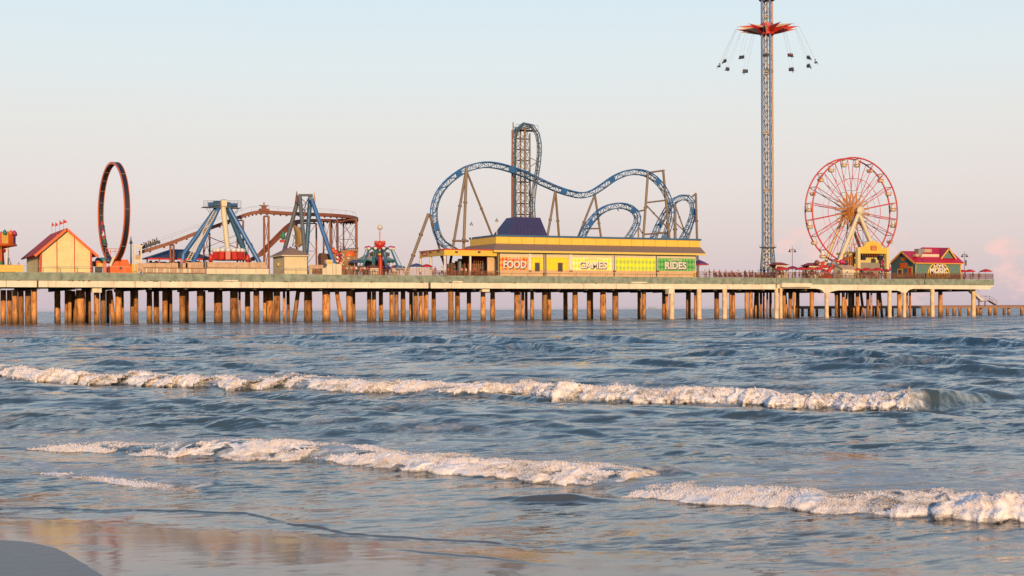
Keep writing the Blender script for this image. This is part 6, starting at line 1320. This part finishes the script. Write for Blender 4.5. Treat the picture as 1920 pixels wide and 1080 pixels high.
# sunburst mural: concentric bands
b = MB(); mx_ = ux(1760, v); mzz = zy(1760, 517, v); bk = mat('mural_black', (.03, .025, .02), .5); ye_ = mat('mural_yellow', (.80, .50, .04), .5)
Rm = 27.2*msc(1760, v); ztop = ze-.3
def clip_disc(r, y, m):
    pts = []
    for t in np.linspace(-.12, math.pi+.12, 40): pts.append((mx_+r*math.cos(t), min(ztop, mzz+r*.98*math.sin(t))))
    b.prism(pts, v-y-.006, v-.003, m)
for i in range(9): clip_disc(Rm*(1-i*.105), .02+i*.007, (ye_, bk)[i % 2])
b.build('sunburst_mural', lm)
b = MB(); text_into(b, 'LIVE', ux(1750, v), ux(1770, v), zy(1760, 501.8, v), zy(1760, 495.2, v), v-.1, .05, white, .03, False); text_into(b, 'MUSIC', ux(1743, v), ux(1776.5, v), zy(1760, 513.8, v), zy(1760, 502.6, v), v-.1, .06, white, .035, False); b.build('lettering', lm)
# things on the gable face
def gb(p0, p1, y0, y1, m, th=.05, nm_=None):
    # gable face is the plane x = x0; convert photo columns to depth along it
    def vv(px): r = ray(px, 500); t = (x0-CAM.x)/r.x; return (CAM+t*r).y
    va, vb_ = vv(p1), vv(p0); vm = (va+vb_)/2; bb = MB(); bb.box(x0-th, x0-.003, va, vb_, zy(0.5*(p0+p1), y1, vm), zy(.5*(p0+p1), y0, vm), m); return bb
gb(1690, 1699.5, 482, 488.5, orangep).build('oval_sign', lm); t_ = gb(1687.5, 1701, 493, 503, orangep); t_.build('sign', lm); gb(1682.5, 1693, 504, 519, yo).build('window_frame', lm); gb(1684.8, 1690.8, 506, 515, navy, .08).build('window', lm)
gb(1702, 1711, 500, 520, yo).build('door_frame', lm); gb(1703.6, 1709.2, 501.5, 520, redp, .08).build('door', lm)

# ================================================================== lamp posts
def lamp(px, ytop, v, label, banner=False, sc2=1.0):
    q = P(px, ytop, v); t = thing('lamp_post', (q.x, v, DECK), label, 'lamp post', 'double lamp posts on the pier'); b = MB(); b.lathe((q.x, v, 0), [(.16, DECK), (.13, DECK+.8), (.07, DECK+1), (.055, q.z-.5), (.03, q.z)], woodr, 8); b.build('pole', t)
    b = MB(); z = q.z-.75; b.bar((q.x-.8, v, z), (q.x+.8, v, z), .05, woodr, 6); b.bar((q.x-.5, v, z), (q.x, v, z-.5), .03, woodr, 5); b.bar((q.x+.5, v, z), (q.x, v, z-.5), .03, woodr, 5); b.build('crossarm', t)
    for s_ in (-.72, .72): b = MB(); b.lathe((q.x+s_, v, z-.62), [(.0, .6), (.1, .5), (.14, .3), (.32, .05), (.30, 0), (0, .02)], blackp, 10); b.build('lamp_head', t)
    if banner: b = MB(); b.box(q.x+.15, q.x+.65, v-.02, v+.02, z-2.6, z-1.3, slate); b.build('banner', t)
lamp(1485.5, 461, 5, 'tall double lamp post rising from the umbrellas right of the swing tower'); lamp(1808.5, 471, 5, 'double lamp post with banner beside the live music hall', True)
lamp(465, 448.5, 16, 'double lamp post standing between the right legs of the blue pendulum ride'); lamp(638.5, 455, 14, 'dark double lamp post behind the pirate ship fort')
lamp(1679, 477, 22, 'double lamp post hidden partly behind the teal gable') if False else None

# ships far out
def ship(px, w, D, label):
    c = PD(px, 578, D); c.z = 0; t = thing('cargo_ship', c, label, 'ship', 'ships on the horizon'); Ls = w*D/F; b = MB(); d = RG
    rot = Rz(-TH); hz_ = mat('hazy_hull', (.30, .36, .46), .8)  # distance haze is mixed into the hull colour
    b.obox(c+UZ*2.5, Ls, 20, 5, hz_, rot); b.build('hull', t); b = MB()
    for k, hh in ((-.35, 7), (-.1, 3), (.12, 4), (.33, 3)): b.obox(c+rot @ Vector((Ls*k, 0, 4.8+hh/2)), Ls*.12, 14, hh, hz_, rot)
    b.build('superstructure', t)
ship(1224, 16, 6000, 'hazy cargo ship on the horizon between the third and fourth pale column groups'); ship(1252.5, 7, 6500, 'tiny far ship just left of the wide pale column') if False else None

# ================================================================== people
def person_mesh(pose):
    # joints as connected edges with radii, grown with a skin modifier into one continuous body
    J = {'pel': (0, 0, .95, .15), 'waist': (0, 0, 1.12, .13), 'chest': (0, 0, 1.34, .155), 'neck': (0, 0, 1.50, .055), 'head': (0, -.01, 1.60, .085), 'crown': (0, 0, 1.72, .08)}
    E = [('pel', 'waist'), ('waist', 'chest'), ('chest', 'neck'), ('neck', 'head'), ('head', 'crown')]
    sit = pose == 'sit'; stride = .16 if pose == 'walk' else .03
    for s_, n in ((-1, 'l'), (1, 'r')):
        f = stride*s_
        if sit: pts = [(.10*s_, -.05, .93, .10), (.11*s_, -.46, .90, .075), (.11*s_, -.50, .50, .055), (.11*s_, -.64, .46, .045)]
        else: pts = [(.09*s_, 0, .88, .10), (.10*s_, -f*.9-.02, .50, .07), (.11*s_, -f+.02, .10, .048), (.12*s_, -f-.12, .04, .045)]
        for k, p in enumerate(pts): J[n+'g%d' % k] = p
        E += [('pel', n+'g0')]+[(n+'g%d' % k, n+'g%d' % (k+1)) for k in range(3)]
        if pose == 'rail' or sit: arm = [(.19*s_, 0, 1.40, .06), (.24*s_, -.08, 1.14, .045), (.18*s_, -.34, 1.12, .035), (.17*s_, -.42, 1.12, .035)]
        elif pose == 'wave' and s_ > 0: arm = [(.19, 0, 1.40, .06), (.36, -.02, 1.52, .045), (.38, -.05, 1.78, .035), (.38, -.05, 1.88, .035)]
        else: arm = [(.19*s_, 0, 1.40, .06), (.25*s_, .01+f*.3, 1.14, .045), (.25*s_, -.06+f*.8, .90, .035), (.25*s_, -.08+f, .82, .035)]
        for k, p in enumerate(arm): J[n+'a%d' % k] = p
        E += [('chest', n+'a0')]+[(n+'a%d' % k, n+'a%d' % (k+1)) for k in range(3)]
    names = list(J); me = bpy.data.meshes.new('body'); me.from_pydata([J[n][:3] for n in names], [(names.index(a_), names.index(c_)) for a_, c_ in E], [])
    ob = bpy.data.objects.new('tmp', me); COL.objects.link(ob); sk = ob.modifiers.new('s', 'SKIN'); sub = ob.modifiers.new('u', 'SUBSURF'); sub.levels = 1
    for i, n in enumerate(names): r = J[n][3]; me.skin_vertices[0].data[i].radius = (r*1.05, r*.85) if n in ('waist', 'chest', 'pel') else (r, r)
    me.skin_vertices[0].data[0].use_root = True
    o2 = bpy.data.meshes.new_from_object(ob.evaluated_get(bpy.context.evaluated_depsgraph_get())); COL.objects.unlink(ob); bpy.data.objects.remove(ob)
    mi = []
    for p in o2.polygons:
        c = p.center; z = c.z
        if z > 1.48 or (abs(c.x) > .2 and z < 1.2 and not sit) or ((sit or pose == 'rail') and c.y < -.2 and z > 1.0): k = 0
        elif z > (.98 if not sit else 1.02): k = 1
        elif (z < .08 and not sit): k = 3
        elif (sit and z < .52): k = 3
        else: k = 2
        mi.append(k)
    for _ in range(4): o2.materials.append(None)
    o2.polygons.foreach_set('material_index', mi); o2.polygons.foreach_set('use_smooth', [True]*len(mi)); return o2
skin = [mat('skin_light', (.55, .33, .22), .6, var=.03), mat('skin_tan', (.36, .19, .11), .6, var=.03), mat('skin_dark', (.14, .07, .045), .6, var=.03)]
tops = {'red': mat('red_shirt', (.50, .04, .04), .8), 'white': mat('white_shirt', (.72, .70, .66), .8), 'blue': mat('blue_shirt', (.06, .12, .32), .8), 'pink': mat('pink_shirt', (.62, .25, .26), .8), 'dark': mat('dark_shirt', (.04, .04, .05), .8), 'orange': mat('orange_shirt', (.6, .2, .05), .8), 'green': mat('green_shirt', (.08, .22, .1), .8), 'grey': mat('grey_shirt', (.3, .3, .32), .8)}
legm = {'dark': mat('dark_trousers', (.03, .035, .05), .8), 'blue': mat('blue_jeans', (.06, .09, .16), .8), 'tan': mat('tan_shorts', (.35, .26, .16), .8)}
hairm = [mat('dark_hair', (.02, .013, .01), .6), mat('brown_hair', (.08, .04, .02), .6), mat('fair_hair', (.3, .2, .1), .6)]
PM = {p: person_mesh(p) for p in ('stand', 'walk', 'rail', 'wave', 'sit')}; CACHE = {}
hb = bpy.data.meshes.new('hair'); bmm = bmesh.new(); bmesh.ops.create_uvsphere(bmm, u_segments=10, v_segments=7, radius=1)
for v_ in bmm.verts:
    v_.co = Vector((v_.co.x*.105, v_.co.y*.115+.02, 1.68+v_.co.z*.11)); 
    if v_.co.z < 1.6: v_.co.y = max(v_.co.y, .03)
bmm.to_mesh(hb); bmm.free(); hb.polygons.foreach_set('use_smooth', [True]*len(hb.polygons)); HB = {}
def person(px, v, top, leg_, pose, label, grp=None, sk=None, hr=None, rot=None, z=DECK, pos=None, scl=1.0):
    sk = random.randrange(3) if sk is None else sk; hr = random.randrange(3) if hr is None else hr; key = (pose, top, leg_, sk)
    if key not in CACHE:
        m_ = PM[pose].copy(); m_.name = 'person_body'
        for k, mm in enumerate((skin[sk], tops[top], legm[leg_], blackp)): m_.materials[k] = mm
        CACHE[key] = m_
    o = bpy.data.objects.new('person', CACHE[key]); COL.objects.link(o); o.location = pos if pos is not None else (ux(px, v), v, z); o.rotation_euler.z = random.uniform(-.8, .8) if rot is None else rot
    o.scale = (scl,)*3
    if hr not in HB: HB[hr] = hb.copy(); HB[hr].materials.append(hairm[hr])
    h = bpy.data.objects.new('hair', HB[hr]); COL.objects.link(h); h.parent = o
    return tag(o, label, 'person', grp)
wh = {'red': 'red', 'white': 'white', 'blue': 'blue', 'pink': 'pink', 'dark': 'dark', 'orange': 'orange', 'green': 'green', 'grey': 'grey'}
ordn = ['first', 'second', 'third', 'fourth', 'fifth', 'sixth', 'seventh', 'eighth', 'ninth', 'tenth', 'eleventh', 'twelfth', 'thirteenth', 'fourteenth', 'fifteenth', 'sixteenth']
def crowd(xs, where, tl, vs_=(1.0, 3.0), poses=('stand', 'walk', 'rail'), grp=None, zz=DECK):
    for i, px in enumerate(xs):
        tp = tl[i % len(tl)]; person(px, random.uniform(*vs_), tp, random.choice(('dark', 'blue', 'tan')), random.choice(poses), 'person in %s top, %s from left %s' % (wh[tp], ordn[i], where), grp, z=zz)
crowd([643, 647.5, 651, 655.5, 659, 663.5, 668, 672, 676, 680, 684, 689], 'between pirate hull and small booth', ['red', 'orange', 'white', 'green', 'pink', 'red', 'white', 'dark', 'pink', 'orange', 'white', 'red'], (1.2, 4), grp='people queueing by the pirate ship fort')
crowd([720, 728, 734, 749, 757, 766], 'right of the red spinner column', ['dark', 'red', 'blue', 'grey', 'pink', 'dark'], (2, 6), grp='people near the spinner ride')
crowd([816, 829, 841, 853, 866, 874, 890, 903], 'at the railing of the open pavilion', ['red', 'white', 'orange', 'dark', 'pink', 'white', 'red', 'dark'], (1.0, 3.5), grp='people in the open pavilion')
crowd([1322, 1330, 1339, 1349, 1361, 1372, 1384, 1397, 1405, 1411, 1422], 'between long hall and swing tower', ['white', 'dark', 'orange', 'red', 'pink', 'red', 'white', 'dark', 'orange', 'dark', 'white'], (1.0, 4), grp='people left of the swing tower')
crowd([1458, 1468, 1478, 1491, 1499, 1507, 1514, 1523, 1532, 1541, 1549], 'among umbrellas right of swing tower', ['pink', 'red', 'white', 'dark', 'orange', 'dark', 'white', 'red', 'blue', 'pink', 'grey'], (1.0, 3.6), grp='people among the red umbrellas')
crowd([1612, 1620, 1631, 1639, 1652, 1660], 'in front of the yellow arch stage', ['dark', 'red', 'grey', 'orange', 'dark', 'blue'], (1.0, 3), grp='people at the yellow stage')
crowd([1810, 1824, 1836], 'at the seaward end deck', ['pink', 'dark', 'red'], (1.2, 2.5), grp='people at the pier end')
crowd([20, 35], 'beside the carousel at the left edge', ['dark', 'pink'], (3, 5), grp='people by the carousel')
crowd([340, 346], 'at the board fence gap', ['pink', 'red'], (1.6, 2.6), grp='people under the pendulum ride', zz=DECK+.9)
def seatp(pos, rot, tp, label, grp): person(0, 0, tp, 'dark', 'sit', label, grp, rot=rot, pos=pos, scl=.92)
names_ = {0: 'far right', 3: 'near centre left', 5: 'upper left', 6: 'left, red topped', 2: 'near centre right', 8: 'lower left of the tower', 9: 'lower right of the tower', 10: 'lower right', 11: 'right, lower one', 1: 'upper right'}
for k, tp in ((0, 'red'), (1, 'dark'), (2, 'red'), (3, 'dark'), (5, 'dark'), (6, 'red'), (8, 'grey'), (9, 'red'), (10, 'dark'), (11, 'white')):
    c, ca = SWING[k]; dr = (RG*math.cos(ca)-FW*math.sin(ca)); c = Vector((c.x, c.y, SWZ-.80)); seatp(c+Vector((0, 0, 0)), math.atan2(dr.x, -dr.y), tp, 'rider in %s top in the %s chair of the swing tower' % (wh[tp], names_[k]), 'riders on the swing tower')
# riders in the coaster train
for k in range(4):
    c = P(270+k*8, 466-k*2.9, 18.9); seatp(Vector((c.x, 18.9, c.z-.45)), math.pi/2, ('red', 'dark', 'green', 'dark')[k], 'rider in %s top in the %s coaster train car' % (('red', 'dark', 'green', 'dark')[k], ('lowest', 'second', 'third', 'uppermost')[k]), 'riders in the coaster train')
# wooden deck chairs facing the sea behind the right hand railing
def deck_chair(label):
    t = thing('deck_chair', (0, 0, 0), label, 'chair', 'wooden deck chairs behind the railing'); b = MB(); b.slab([(-.3, -.35, .36), (.3, -.35, .36), (.3, .25, .28), (-.3, .25, .28)], .04, woodr); b.build('seat', t)
    b = MB(); b.slab([(-.3, .22, .28), (.3, .22, .28), (.34, .55, 1.12), (-.34, .55, 1.12)], .04, woodr); b.build('backrest', t)
    for s_ in (-.33, .33):
        b = MB(); b.box(s_-.06, s_+.06, -.45, .4, .55, .59, woodr); b.build('armrest', t)
        b = MB(); b.box(s_-.03, s_+.03, -.4, -.32, 0, .55, woodr); b.build('leg', t); b = MB(); b.box(s_-.03, s_+.03, .22, .3, 0, .55, woodr); b.build('leg', t)
    return t
xs = [1345, 1353, 1361, 1369, 1378, 1390, 1400, 1409, 1419, 1430, 1441]; c0 = None
for i, px in enumerate(xs):
    lab = 'red brown wooden deck chair, %s from the left between the long hall and swing tower' % ordn[i]
    if c0 is None: o = c0 = deck_chair(lab)
    else: o = copy_tree(c0); o['label'] = lab
    o.location = (ux(px, 1.3), 1.3, DECK); o.rotation_euler.z = random.uniform(-.3, .3)
bm_ = None
print('OBJECTS', len(bpy.data.objects))
